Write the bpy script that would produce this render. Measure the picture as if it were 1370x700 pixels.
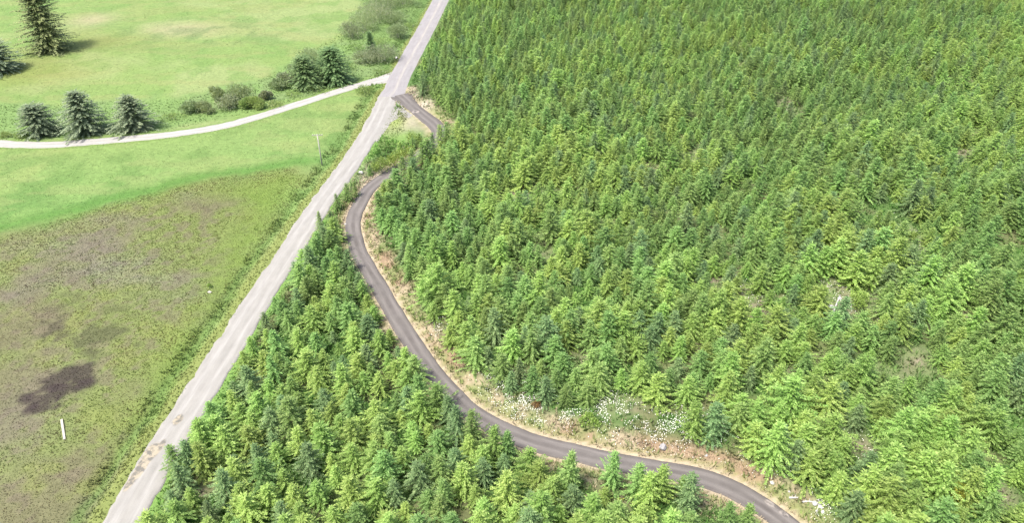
import bpy, math, random
import numpy as np
from mathutils import Vector, Matrix

# ------------------------------------------------------------------ clean
for o in list(bpy.data.objects):
    bpy.data.objects.remove(o)
SC = bpy.context.scene
COL = SC.collection
rnd = random.Random(11)
nrng = np.random.default_rng(7)

# ------------------------------------------------------------------ camera
F_PX, PITCH, CAM_H = 1000.0, math.radians(35.0), 90.0
cam = bpy.data.cameras.new('camera')
cam.sensor_width = 36.0
cam.lens = F_PX / 1370.0 * 36.0
cam.clip_start = 0.5
cam.clip_end = 12000
camo = bpy.data.objects.new('camera', cam)
COL.objects.link(camo)
camo.location = (0, 0, CAM_H)
camo.rotation_euler = (math.radians(90) - PITCH, 0, 0)
SC.camera = camo

# ------------------------------------------------------------------ light
SUN_EL = math.radians(63)
to_sun = Vector((-0.80, -0.60, 0)).normalized() * math.cos(SUN_EL) + Vector((0, 0, math.sin(SUN_EL)))
w = bpy.data.worlds.new('World')
SC.world = w
w.use_nodes = True
nt = w.node_tree
nt.nodes.clear()
sky = nt.nodes.new('ShaderNodeTexSky')
sky.sky_type = 'NISHITA'
sky.sun_disc = False
sky.sun_elevation = SUN_EL
sky.sun_rotation = math.atan2(to_sun.x, to_sun.y)
sky.air_density = 1.0
sky.dust_density = 5.0
sky.ozone_density = 1.0
bg = nt.nodes.new('ShaderNodeBackground')
bg.inputs['Strength'].default_value = 0.15
wo = nt.nodes.new('ShaderNodeOutputWorld')
nt.links.new(sky.outputs[0], bg.inputs['Color'])
nt.links.new(bg.outputs[0], wo.inputs['Surface'])
sun = bpy.data.lights.new('sun', 'SUN')
sun.energy = 2.6
sun.angle = math.radians(10)
sun.color = (1.0, 0.955, 0.88)
suno = bpy.data.objects.new('sun', sun)
COL.objects.link(suno)
suno.location = (-60, -20, 140)
suno.rotation_euler = to_sun.to_track_quat('Z', 'Y').to_euler()
vs = SC.view_settings
vs.view_transform = 'Standard'
vs.look = 'None'
vs.gamma = 1.0
vs.use_curve_mapping = False
vs.exposure = 1.5

# ------------------------------------------------------------------ maths helpers
CP, SP = math.cos(PITCH), math.sin(PITCH)

def vnoise(x, y, scale, seed=0):
    x = np.asarray(x, float) / scale + seed * 17.31
    y = np.asarray(y, float) / scale - seed * 9.73
    xi, yi = np.floor(x), np.floor(y)
    fx, fy = x - xi, y - yi
    fx = fx * fx * (3 - 2 * fx)
    fy = fy * fy * (3 - 2 * fy)
    def hsh(a, b):
        v = np.sin(a * 127.1 + b * 311.7 + seed * 74.7) * 43758.5453
        return v - np.floor(v)
    a, b = hsh(xi, yi), hsh(xi + 1, yi)
    c, d = hsh(xi, yi + 1), hsh(xi + 1, yi + 1)
    return (a * (1 - fx) + b * fx) * (1 - fy) + (c * (1 - fx) + d * fx) * fy

def fbm(x, y, scale, seed=0, octv=4):
    s, a, t = 0, 1.0, 0
    for i in range(octv):
        s = s + a * vnoise(x, y, scale / 2 ** i, seed + i * 3)
        t += a
        a *= 0.55
    return s / t

def sstep(a, b, x):
    t = np.clip((np.asarray(x, float) - a) / (b - a), 0, 1)
    return t * t * (3 - 2 * t)

def pix_plane(u, v, z=0.0):
    """pixel of the 1370x700 photograph -> point on the plane at height z"""
    u = np.asarray(u, float); v = np.asarray(v, float)
    k = (350.0 - v) / F_PX
    dx = (u - 685.0) / F_PX
    dy = CP + k * SP
    dz = -SP + k * CP
    t = (np.asarray(z) - CAM_H) / dz
    return dx * t, dy * t

def project(x, y, z):
    d = z - CAM_H
    depth = y * CP - d * SP
    up = y * SP + d * CP
    return 685 + F_PX * x / depth, 350 - F_PX * up / depth

def poly_dist(x, y, pts):
    best = np.full(np.shape(x), 1e9)
    for (ax, ay), (bx, by) in zip(pts[:-1], pts[1:]):
        vx, vy = bx - ax, by - ay
        L = vx * vx + vy * vy + 1e-9
        t = np.clip(((x - ax) * vx + (y - ay) * vy) / L, 0, 1)
        d = np.hypot(x - ax - t * vx, y - ay - t * vy)
        best = np.minimum(best, d)
    return best

def inside(x, y, poly):
    x = np.asarray(x, float); y = np.asarray(y, float)
    r = np.zeros(x.shape, bool)
    n = len(poly)
    for i in range(n):
        x1, y1 = poly[i]; x2, y2 = poly[(i + 1) % n]
        if y1 == y2:
            continue
        c = (y1 > y) != (y2 > y)
        r ^= c & (x < (x2 - x1) * (y - y1) / (y2 - y1) + x1)
    return r

def soft_in(x, y, poly, w):
    d = poly_dist(x, y, list(poly) + [poly[0]])
    s = np.where(inside(x, y, poly), d, -d)
    return sstep(-w, w, s)

def catmull(pts, step):
    pts = [np.array(p, float) for p in pts]
    P = [2 * pts[0] - pts[1]] + pts + [2 * pts[-1] - pts[-2]]
    out = []
    for i in range(1, len(P) - 2):
        p0, p1, p2, p3 = P[i - 1:i + 3]
        n = max(2, int(np.linalg.norm((p2 - p1)[:2]) / step))
        for k in range(n):
            t = k / n
            out.append(0.5 * (2 * p1 + (p2 - p0) * t + (2 * p0 - 5 * p1 + 4 * p2 - p3) * t * t + (3 * p1 - p0 - 3 * p2 + p3) * t ** 3))
    out.append(pts[-1])
    return np.array(out)

def gp(u, v):
    x, y = pix_plane(u, v, 0)
    return (float(x), float(y))

# ------------------------------------------------------------------ traced centre lines (ground metres)
def with_offset(edge, width):
    """left-edge points (pixels) -> centre points offset right by width/2 on the ground"""
    g = [np.array(gp(*p)) for p in edge]
    out = []
    for i, p in enumerate(g):
        d = g[min(i + 1, len(g) - 1)] - g[max(i - 1, 0)]
        d /= np.linalg.norm(d)
        out.append(p + np.array((-d[1], d[0])) * (width / 2))
    return out

GRAVEL_W, NORTH_W, TRACK_W, LANE_W = 5.6, 7.4, 3.4, 3.7
# south gravel road, listed from the junction towards the camera
ge = [(511, 122), (480, 180), (446, 229), (408, 280), (341, 380), (288, 460), (226, 555), (196, 600), (136, 700), (76, 800)]
gravel_c = with_offset(ge, GRAVEL_W)
gravel_c.append(gravel_c[-1] + (gravel_c[-1] - gravel_c[-2]) * 3)
gravel_line = catmull(gravel_c, 0.7)
ne = [(505, 130), (512, 119), (523, 100), (544.6, 60), (560, 31), (577, 0), (590, -25)]
north_c = [np.array(gp(u, v)) for u, v in [(522, 130), (529.5, 119), (537.5, 100), (559, 60), (575, 30), (590, 0), (602, -25)]]
north_c.append(north_c[-1] + (north_c[-1] - north_c[-2]) * 6)
north_line = catmull(north_c, 0.8)
tr = [(535, 127), (541, 132), (549, 140), (560, 149), (571, 158), (582, 167), (588, 180), (577, 196), (554, 211), (530, 226), (508, 241), (492, 255),
      (482, 272), (474, 289), (472.5, 305), (475.5, 322), (481, 339), (495, 364), (511, 391), (530, 424), (551, 458), (572, 489),
      (597, 520), (632, 553), (675, 577), (716, 593), (768, 606), (820, 618), (875, 628), (925, 637), (963, 648), (1003, 668), (1050, 700), (1085, 735), (1110, 780)]
track_line = catmull([gp(*p) for p in tr], 0.6)
ln = [(-160, 178), (-90, 185), (0, 191.5), (20, 193), (64, 193.5), (122, 189.5), (220, 180.5), (291, 170), (346, 155.5), (400, 138.5), (450, 122.5), (490, 111), (513, 106), (524, 103), (536, 100)]
lane_line = catmull([gp(*p) for p in ln], 0.7)

def thin(line, n):
    return [tuple(p) for p in line[::n]] + [tuple(line[-1])]
GL, NL, TL, LL = thin(gravel_line, 6), thin(north_line, 8), thin(track_line, 4), thin(lane_line, 6)
# everything right of the track and of the northern road
RIGHT = [tuple(p) for p in north_line[::-1][::8]] + TL + [(120, 20), (900, 20), (900, 1200), (NL[-1][0], 1200)]
# wedge between gravel road and track
WEDGE = TL + [(70, 30), (GL[-1][0], GL[-1][1])] + GL[::-1]
# pixel outlines of fields
def gpoly(pp):
    return [gp(*p) for p in pp]
BOG = gpoly([(-260, 372), (-60, 335), (0, 315), (80, 291), (160, 268), (240, 245), (330, 230), (385, 222), (408, 232), (392, 262), (360, 320), (300, 408), (262, 470), (222, 545), (180, 612), (110, 700), (40, 800), (-400, 800)])
LOWER = gpoly([(-260, 190), (0, 196), (64, 198), (122, 194), (220, 185), (291, 174), (346, 160), (400, 143), (450, 127), (500, 118), (480, 160), (430, 222), (385, 240), (240, 262), (0, 330), (-260, 385)])
STRIP = gpoly([(-260, 150), (0, 138), (90, 136), (200, 132), (260, 128), (340, 108), (400, 78), (450, 45), (480, 10), (490, -20), (600, -20), (577, 0), (520, 100), (400, 135), (220, 176), (0, 188), (-260, 190)])

def ground_h(x, y):
    x = np.asarray(x, float); y = np.asarray(y, float)
    dg = np.minimum(poly_dist(x, y, GL), poly_dist(x, y, NL))
    dt = poly_dist(x, y, TL)
    dl = poly_dist(x, y, LL)
    dr = np.minimum(np.minimum(dg - 0.9, dt), dl)
    right = inside(x, y, RIGHT)
    wedge = inside(x, y, WEDGE)
    left = ~(right | wedge)
    h = (fbm(x, y, 24, 3) - 0.5) * 0.9 * sstep(4, 14, dr)
    h = h + (fbm(x, y, 3.0, 5, 3) - 0.5) * 0.35 * sstep(2.4, 5, dr)
    # left field lies lower, behind a shallow ditch
    h = h - left * (0.45 * sstep(3.3, 9, dg) * sstep(2.2, 6, dl) + 0.55 * np.exp(-((dg - 6.6) / 1.5) ** 2) * sstep(3, 8, dl))
    # cut bank on the right of the track
    h = h + right * (1.1 * sstep(2.6, 7.5, np.minimum(dt, dg)) + np.clip(np.minimum(dt, dg) * 0.012, 0, 2.5))
    # under the carriageways the ground is dug out a little
    dig = np.maximum(np.maximum(sstep(3.3, 2.4, dg), sstep(2.1, 1.3, dt)), sstep(2.3, 1.5, dl))
    return h * (1 - dig) - 0.16 * dig

def pix_ground(u, v):
    z = 0.0
    for _ in range(4):
        x, y = pix_plane(u, v, z)
        z = ground_h(np.array([float(x)]), np.array([float(y)]))[0]
    return float(x), float(y), float(z)

# ------------------------------------------------------------------ material helpers
def new_mat(name):
    m = bpy.data.materials.new(name)
    m.use_nodes = True
    t = m.node_tree
    t.nodes.clear()
    return m, t, t.nodes, t.links

def nd(N, typ, **kw):
    n = N.new(typ)
    for k, v in kw.items():
        if k.startswith('i_'):
            n.inputs[k[2:].replace('_', ' ')].default_value = v
        else:
            setattr(n, k, v)
    return n

def noise(N, L, scale, detail=4, rough=0.6, vec=None):
    n = nd(N, 'ShaderNodeTexNoise', i_Scale=scale, i_Detail=detail, i_Roughness=rough)
    if vec is not None:
        L.new(vec, n.inputs['Vector'])
    return n.outputs['Fac']

def ramp(N, L, fac, stops):
    r = nd(N, 'ShaderNodeValToRGB')
    e = r.color_ramp.elements
    while len(e) < len(stops):
        e.new(0.5)
    for el, (p, c) in zip(e, stops):
        el.position = p
        el.color = (c[0], c[1], c[2], 1) if not isinstance(c, (int, float)) else (c, c, c, 1)
    L.new(fac, r.inputs['Fac'])
    return r.outputs['Color']

def mixc(N, L, fac, a, b, blend='MIX'):
    m = nd(N, 'ShaderNodeMix', data_type='RGBA', blend_type=blend)
    for s, val in ((0, fac), (6, a), (7, b)):
        if hasattr(val, 'is_output'):
            L.new(val, m.inputs[s])
        elif s == 0:
            m.inputs[0].default_value = val
        else:
            m.inputs[s].default_value = (*val, 1) if len(val) == 3 else val
    return m.outputs[2]

def math_n(N, L, op, a, b=0.0, clamp=False):
    m = nd(N, 'ShaderNodeMath', operation=op, use_clamp=clamp)
    for s, val in ((0, a), (1, b)):
        if hasattr(val, 'is_output'):
            L.new(val, m.inputs[s])
        else:
            m.inputs[s].default_value = val
    return m.outputs[0]

def finish(N, L, color, rough=0.8, bump=None, bdist=0.05, bstr=0.6, spec=0.3):
    b = nd(N, 'ShaderNodeBsdfPrincipled', i_Roughness=rough)
    b.inputs['Specular IOR Level'].default_value = spec
    if hasattr(color, 'is_output'):
        L.new(color, b.inputs['Base Color'])
    else:
        b.inputs['Base Color'].default_value = (*color, 1)
    if bump is not None:
        bn = nd(N, 'ShaderNodeBump', i_Strength=bstr, i_Distance=bdist)
        L.new(bump, bn.inputs['Height'])
        L.new(bn.outputs[0], b.inputs['Normal'])
    o = nd(N, 'ShaderNodeOutputMaterial')
    L.new(b.outputs[0], o.inputs['Surface'])
    return b

def leaf_mat(name, dark, light, tip, transl=0.28, jitter=0.25):
    """foliage: colour varies from spray to spray (tone), young shoots (shoot) paler, each plant a little different"""
    m, t, N, L = new_mat(name)
    tone = nd(N, 'ShaderNodeAttribute', attribute_name='tone').outputs['Fac']
    shoot = nd(N, 'ShaderNodeAttribute', attribute_name='shoot').outputs['Fac']
    rn = nd(N, 'ShaderNodeObjectInfo').outputs['Random']
    c = mixc(N, L, tone, dark, light)
    c = mixc(N, L, shoot, c, tip)
    hs = nd(N, 'ShaderNodeHueSaturation')
    L.new(math_n(N, L, 'MULTIPLY_ADD', rn, 0.035), hs.inputs['Hue'])
    hs.inputs['Hue'].default_value = 0.5
    mh = nd(N, 'ShaderNodeMapRange', i_To_Min=0.482, i_To_Max=0.513)
    L.new(rn, mh.inputs['Value'])
    L.new(mh.outputs[0], hs.inputs['Hue'])
    r2 = math_n(N, L, 'FRACT', math_n(N, L, 'MULTIPLY', rn, 7.13))
    mv = nd(N, 'ShaderNodeMapRange', i_To_Min=1 - jitter, i_To_Max=1 + jitter)
    L.new(r2, mv.inputs['Value'])
    L.new(mv.outputs[0], hs.inputs['Value'])
    L.new(c, hs.inputs['Color'])
    b = nd(N, 'ShaderNodeBsdfPrincipled', i_Roughness=0.55)
    b.inputs['Specular IOR Level'].default_value = 0.25
    L.new(hs.outputs[0], b.inputs['Base Color'])
    tr_ = nd(N, 'ShaderNodeBsdfTranslucent')
    L.new(mixc(N, L, 1.0, hs.outputs[0], (0.98, 1.0, 0.58), 'MULTIPLY'), tr_.inputs['Color'])
    mx = nd(N, 'ShaderNodeMixShader')
    mx.inputs[0].default_value = transl
    L.new(b.outputs[0], mx.inputs[1]); L.new(tr_.outputs[0], mx.inputs[2])
    o = nd(N, 'ShaderNodeOutputMaterial')
    L.new(mx.outputs[0], o.inputs['Surface'])
    return m

def col_mat(name, scale, amp, bdist, rough=0.9, transl=0.0, fine=9.0):
    """ground cover: species colour comes from the 'col' attribute, grain from noise"""
    m, t, N, L = new_mat(name)
    a = nd(N, 'ShaderNodeAttribute', attribute_name='col').outputs['Color']
    geo = nd(N, 'ShaderNodeNewGeometry').outputs['Position']
    n1 = noise(N, L, scale, 5, 0.65, geo)
    n2 = noise(N, L, fine, 3, 0.6, geo)
    f = math_n(N, L, 'ADD', math_n(N, L, 'MULTIPLY', n1, 0.6), math_n(N, L, 'MULTIPLY', n2, 0.4))
    v = ramp(N, L, f, [(0.3, 1 - amp), (0.5, 1.0), (0.7, 1 + amp)])
    # the ramp clips above 1, so work at half value and double again
    v = ramp(N, L, f, [(0.3, (1 - amp) / 2), (0.7, min(1, (1 + amp) / 2))])
    c = mixc(N, L, 1.0, a, v, 'MULTIPLY')
    c = mixc(N, L, 1.0, c, (2, 2, 2), 'MULTIPLY')
    if transl:
        b = nd(N, 'ShaderNodeBsdfPrincipled', i_Roughness=rough)
        b.inputs['Specular IOR Level'].default_value = 0.2
        L.new(c, b.inputs['Base Color'])
        tr_ = nd(N, 'ShaderNodeBsdfTranslucent')
        L.new(c, tr_.inputs['Color'])
        mx = nd(N, 'ShaderNodeMixShader')
        mx.inputs[0].default_value = transl
        L.new(b.outputs[0], mx.inputs[1]); L.new(tr_.outputs[0], mx.inputs[2])
        o = nd(N, 'ShaderNodeOutputMaterial')
        L.new(mx.outputs[0], o.inputs['Surface'])
    else:
        finish(N, L, c, rough, f, bdist, 0.8, 0.15)
    return m

def plain_mat(name, c1, c2, scale, rough=0.8, bdist=0.02, stretch=None):
    m, t, N, L = new_mat(name)
    tc = nd(N, 'ShaderNodeTexCoord').outputs['Object']
    vec = tc
    if stretch:
        mp = nd(N, 'ShaderNodeMapping')
        mp.inputs['Scale'].default_value = stretch
        L.new(tc, mp.inputs['Vector'])
        vec = mp.outputs[0]
    f = noise(N, L, scale, 5, 0.65, vec)
    c = ramp(N, L, f, [(0.3, c1), (0.7, c2)])
    finish(N, L, c, rough, f, bdist, 0.6)
    return m

M = {}
M['ground'] = col_mat('ground_cover', 1.1, 0.30, 0.10)
M['tuft'] = col_mat('tuft_blades', 2.0, 0.25, 0.0, transl=0.2)
M['bark'] = plain_mat('bark', (0.05, 0.035, 0.025), (0.13, 0.10, 0.075), 6, 0.9, 0.02)
M['greybark'] = plain_mat('grey_bark', (0.16, 0.15, 0.13), (0.30, 0.28, 0.25), 8, 0.9, 0.01)
M['fir_bright'] = leaf_mat('fir_needles_bright', (0.145, 0.240, 0.054), (0.238, 0.365, 0.088), (0.300, 0.415, 0.122), 0.44, .2)
M['fir_mid'] = leaf_mat('fir_needles_mid', (0.112, 0.203, 0.054), (0.188, 0.306, 0.088), (0.245, 0.360, 0.118), 0.44, .22)
M['fir_deep'] = leaf_mat('fir_needles_deep', (0.084, 0.150, 0.056), (0.150, 0.238, 0.092), (0.205, 0.295, 0.12), 0.38, .18)
M['spruce'] = leaf_mat('spruce_needles', (0.088, 0.130, 0.075), (0.165, 0.220, 0.130), (0.22, 0.275, 0.165), 0.32, .08)
M['oldfir'] = leaf_mat('old_fir_needles', (0.085, 0.110, 0.042), (0.17, 0.20, 0.078), (0.23, 0.26, 0.11), 0.28, .05)
M['willow'] = leaf_mat('willow_leaves', (0.155, 0.215, 0.098), (0.27, 0.335, 0.185), (0.32, 0.38, 0.23), 0.48, .08)
M['dogwood'] = leaf_mat('greyish_willow_leaves', (0.165, 0.200, 0.118), (0.285, 0.325, 0.205), (0.33, 0.36, 0.25), 0.48, .08)
M['alder'] = leaf_mat('alder_leaves', (0.14, 0.215, 0.042), (0.24, 0.335, 0.08), (0.31, 0.40, 0.13), 0.38, .12)
M['bramble'] = leaf_mat('bramble_leaves', (0.145, 0.225, 0.070), (0.24, 0.335, 0.115), (0.29, 0.37, 0.15), 0.45, .1)
M['rust'] = leaf_mat('rust_leaves', (0.10, 0.060, 0.025), (0.19, 0.12, 0.045), (0.24, 0.17, 0.06), 0.2)
M['broom'] = leaf_mat('yellow_flowers', (0.19, 0.25, 0.035), (0.29, 0.34, 0.055), (0.36, 0.37, 0.06), 0.35)

def road_mat(name, base, base2, worn, worn_amt, grit, rough, patchc=None, dark=None):
    m, t, N, L = new_mat(name)
    uv = nd(N, 'ShaderNodeUVMap', uv_map='road').outputs['UV']
    geo = nd(N, 'ShaderNodeNewGeometry').outputs['Position']
    sep = nd(N, 'ShaderNodeSeparateXYZ')
    L.new(uv, sep.inputs[0])
    big = noise(N, L, 0.35, 5, 0.6, geo)
    fine = noise(N, L, 9.0, 4, 0.7, geo)
    mp = nd(N, 'ShaderNodeMapping')
    mp.inputs['Scale'].default_value = (1.3, 0.16, 1)
    L.new(uv, mp.inputs['Vector'])
    streak = noise(N, L, 1.0, 4, 0.6, mp.outputs[0])
    c = ramp(N, L, big, [(0.3, base), (0.7, base2)])
    # wheel tracks: two worn bands either side of the middle
    off = math_n(N, L, 'ABSOLUTE', sep.outputs[0])
    band = nd(N, 'ShaderNodeMapRange', interpolation_type='SMOOTHERSTEP', i_From_Min=0.75, i_From_Max=0.05, i_To_Min=0.0, i_To_Max=1.0)
    L.new(math_n(N, L, 'ABSOLUTE', math_n(N, L, 'SUBTRACT', off, worn[3])), band.inputs['Value'])
    wf = math_n(N, L, 'MULTIPLY', band.outputs[0], math_n(N, L, 'MULTIPLY', streak, 2 * worn_amt), True)
    c = mixc(N, L, wf, c, worn[:3])
    sv = ramp(N, L, streak, [(0.3, 0.45), (0.7, 0.55)])
    c = mixc(N, L, 1.0, mixc(N, L, 1.0, c, sv, 'MULTIPLY'), (2, 2, 2), 'MULTIPLY')
    if patchc:
        pa = nd(N, 'ShaderNodeAttribute', attribute_name='patch').outputs['Fac']
        pn = noise(N, L, .8, 5, 0.7, geo)
        pf = ramp(N, L, math_n(N, L, 'MULTIPLY', pa, math_n(N, L, 'ADD', pn, 0.45)), [(0.30, 0.0), (0.5, 0.85)])
        pc = ramp(N, L, noise(N, L, .9, 3, 0.6, geo), [(0.42, patchc[0]), (0.56, patchc[1])])
        c = mixc(N, L, pf, c, pc)
    gv = ramp(N, L, fine, [(0.3, 0.5 - grit), (0.7, 0.5 + grit)])
    c = mixc(N, L, 1.0, mixc(N, L, 1.0, c, gv, 'MULTIPLY'), (2, 2, 2), 'MULTIPLY')
    finish(N, L, c, rough, fine, 0.02, 0.5, 0.25)
    return m

M['gravel'] = road_mat('pale_gravel', (0.168, 0.163, 0.150), (0.192, 0.187, 0.173), (0.215, 0.210, 0.197, 1.15), 0.7, 0.05, 0.95, ((0.085, 0.080, 0.068), (0.225, 0.195, 0.140)))
M['lane'] = road_mat('white_gravel', (0.201, 0.196, 0.182), (0.228, 0.223, 0.207), (0.243, 0.238, 0.224, 0.8), 0.7, 0.06, 0.95)
M['north'] = road_mat('worn_asphalt', (0.156, 0.149, 0.151), (0.182, 0.176, 0.178), (0.212, 0.200, 0.186, 0), 0.9, 0.05, 0.9)
M['track'] = road_mat('dark_asphalt', (0.070, 0.063, 0.059), (0.094, 0.086, 0.081), (0.114, 0.104, 0.098, 0.8), 0.8, 0.06, 0.85, ((0.080, 0.072, 0.068), (0.208, 0.188, 0.168)))

# ------------------------------------------------------------------ mesh helpers
def link(o, parent=None):
    COL.objects.link(o)
    if parent is not None:
        o.parent = parent
    return o

def np_mesh(name, V, T, mat, attrs=None, smooth=False, cols=None):
    """mesh from numpy arrays; T is (n,3) or (n,4)"""
    V = np.asarray(V, np.float32); T = np.asarray(T, np.int32)
    me = bpy.data.meshes.new(name)
    k = T.shape[1]
    me.vertices.add(len(V)); me.vertices.foreach_set('co', V.ravel())
    me.loops.add(T.size); me.loops.foreach_set('vertex_index', T.ravel())
    me.polygons.add(len(T))
    me.polygons.foreach_set('loop_start', np.arange(0, T.size, k, dtype=np.int32))
    me.polygons.foreach_set('loop_total', np.full(len(T), k, np.int32))
    me.polygons.foreach_set('use_smooth', np.full(len(T), smooth, bool))
    for n, a in (attrs or {}).items():
        at = me.attributes.new(n, 'FLOAT', 'POINT')
        at.data.foreach_set('value', np.asarray(a, np.float32))
    if cols is not None:
        at = me.attributes.new('col', 'FLOAT_COLOR', 'POINT')
        c4 = np.ones((len(V), 4), np.float32); c4[:, :3] = cols
        at.data.foreach_set('color', c4.ravel())
    me.update(calc_edges=True)
    me.validate()
    if mat is not None:
        me.materials.append(mat)
    return me

def obj(name, me, parent=None, kind=None, label=None, cat=None, group=None):
    o = bpy.data.objects.new(name, me)
    link(o, parent)
    tag(o, label, cat, group, kind)
    return o

def tag(o, label=None, cat=None, group=None, kind=None):
    if label: o['label'] = label
    if cat: o['category'] = cat
    if group: o['group'] = group
    if kind: o['kind'] = kind

def empty(name, loc, rz=0, sc=1.0):
    o = bpy.data.objects.new(name, None)
    o.empty_display_size = 0.3
    COL.objects.link(o)
    o.location = loc
    o.rotation_euler = (0, 0, rz)
    o.scale = (sc, sc, sc) if isinstance(sc, (int, float)) else sc
    return o

class MB:
    def __init__(s):
        s.v = []; s.f = []
    def tube(s, pts, radii, n=6, cap=True):
        base = len(s.v)
        pts = [Vector(p) for p in pts]
        for i, p in enumerate(pts):
            d = (pts[min(i + 1, len(pts) - 1)] - pts[max(i - 1, 0)]).normalized()
            a = d.orthogonal().normalized(); b = d.cross(a)
            for k in range(n):
                t = 2 * math.pi * k / n
                s.v.append(p + (a * math.cos(t) + b * math.sin(t)) * radii[i])
        for i in range(len(pts) - 1):
            for k in range(n):
                k2 = (k + 1) % n
                s.f.append((base + i * n + k, base + i * n + k2, base + (i + 1) * n + k2, base + (i + 1) * n + k))
        if cap:
            s.f.append(tuple(base + k for k in range(n))[::-1])
            s.f.append(tuple(base + (len(pts) - 1) * n + k for k in range(n)))
    def box(s, c, size, rot=None):
        base = len(s.v)
        c = Vector(c)
        for z in (-.5, .5):
            for x, y in ((-.5, -.5), (.5, -.5), (.5, .5), (-.5, .5)):
                p = Vector((x * size[0], y * size[1], z * size[2]))
                if rot is not None:
                    p = rot @ p
                s.v.append(c + p)
        for f in ((0, 3, 2, 1), (4, 5, 6, 7), (0, 1, 5, 4), (1, 2, 6, 5), (2, 3, 7, 6), (3, 0, 4, 7)):
            s.f.append(tuple(base + i for i in f))
    def mesh(s, name, mat, smooth=False):
        me = bpy.data.meshes.new(name)
        me.from_pydata([tuple(v) for v in s.v], [], s.f)
        me.polygons.foreach_set('use_smooth', [smooth] * len(me.polygons))
        me.update()
        if mat: me.materials.append(mat)
        return me

# ------------------------------------------------------------------ ground colours
def gauss(x, y, u, v, ru, rv):
    """soft blob round a photograph position, radii in metres"""
    cx, cy = gp(u, v)
    return np.exp(-(((x - cx) / ru) ** 2 + ((y - cy) / rv) ** 2))

CLEAR = [(1120, 408, 5.5, 7), (1148, 402, 4, 4), (690, 268, 3.5, 4), (716, 258, 3, 4), (1052, 148, 4, 10), (1003, 408, 4, 4), (1213, 330, 3.5, 6),
         (1228, 490, 3.5, 4), (1110, 572, 4, 3), (1145, 605, 3.5, 2.5), (1330, 668, 3, 3), (950, 385, 2.5, 4), (928, 215, 5, 5), (880, 224, 4, 4),
         (1280, 215, 4, 4), (785, 485, 2.5, 3), (1010, 430, 4, 4), (728, 342, 3, 4), (1190, 350, 3, 4), (830, 548, 4, 3), (1360, 250, 4, 5), (1285, 425, 3.5, 4),
         (340, 655, 1.6, 2), (265, 660, 1.6, 1.6), (835, 660, 2.2, 2.0), (790, 640, 2.0, 2.0), (935, 672, 2.0, 2.0), (1190, 505, 3, 3), (1045, 500, 2.5, 3)]

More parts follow.
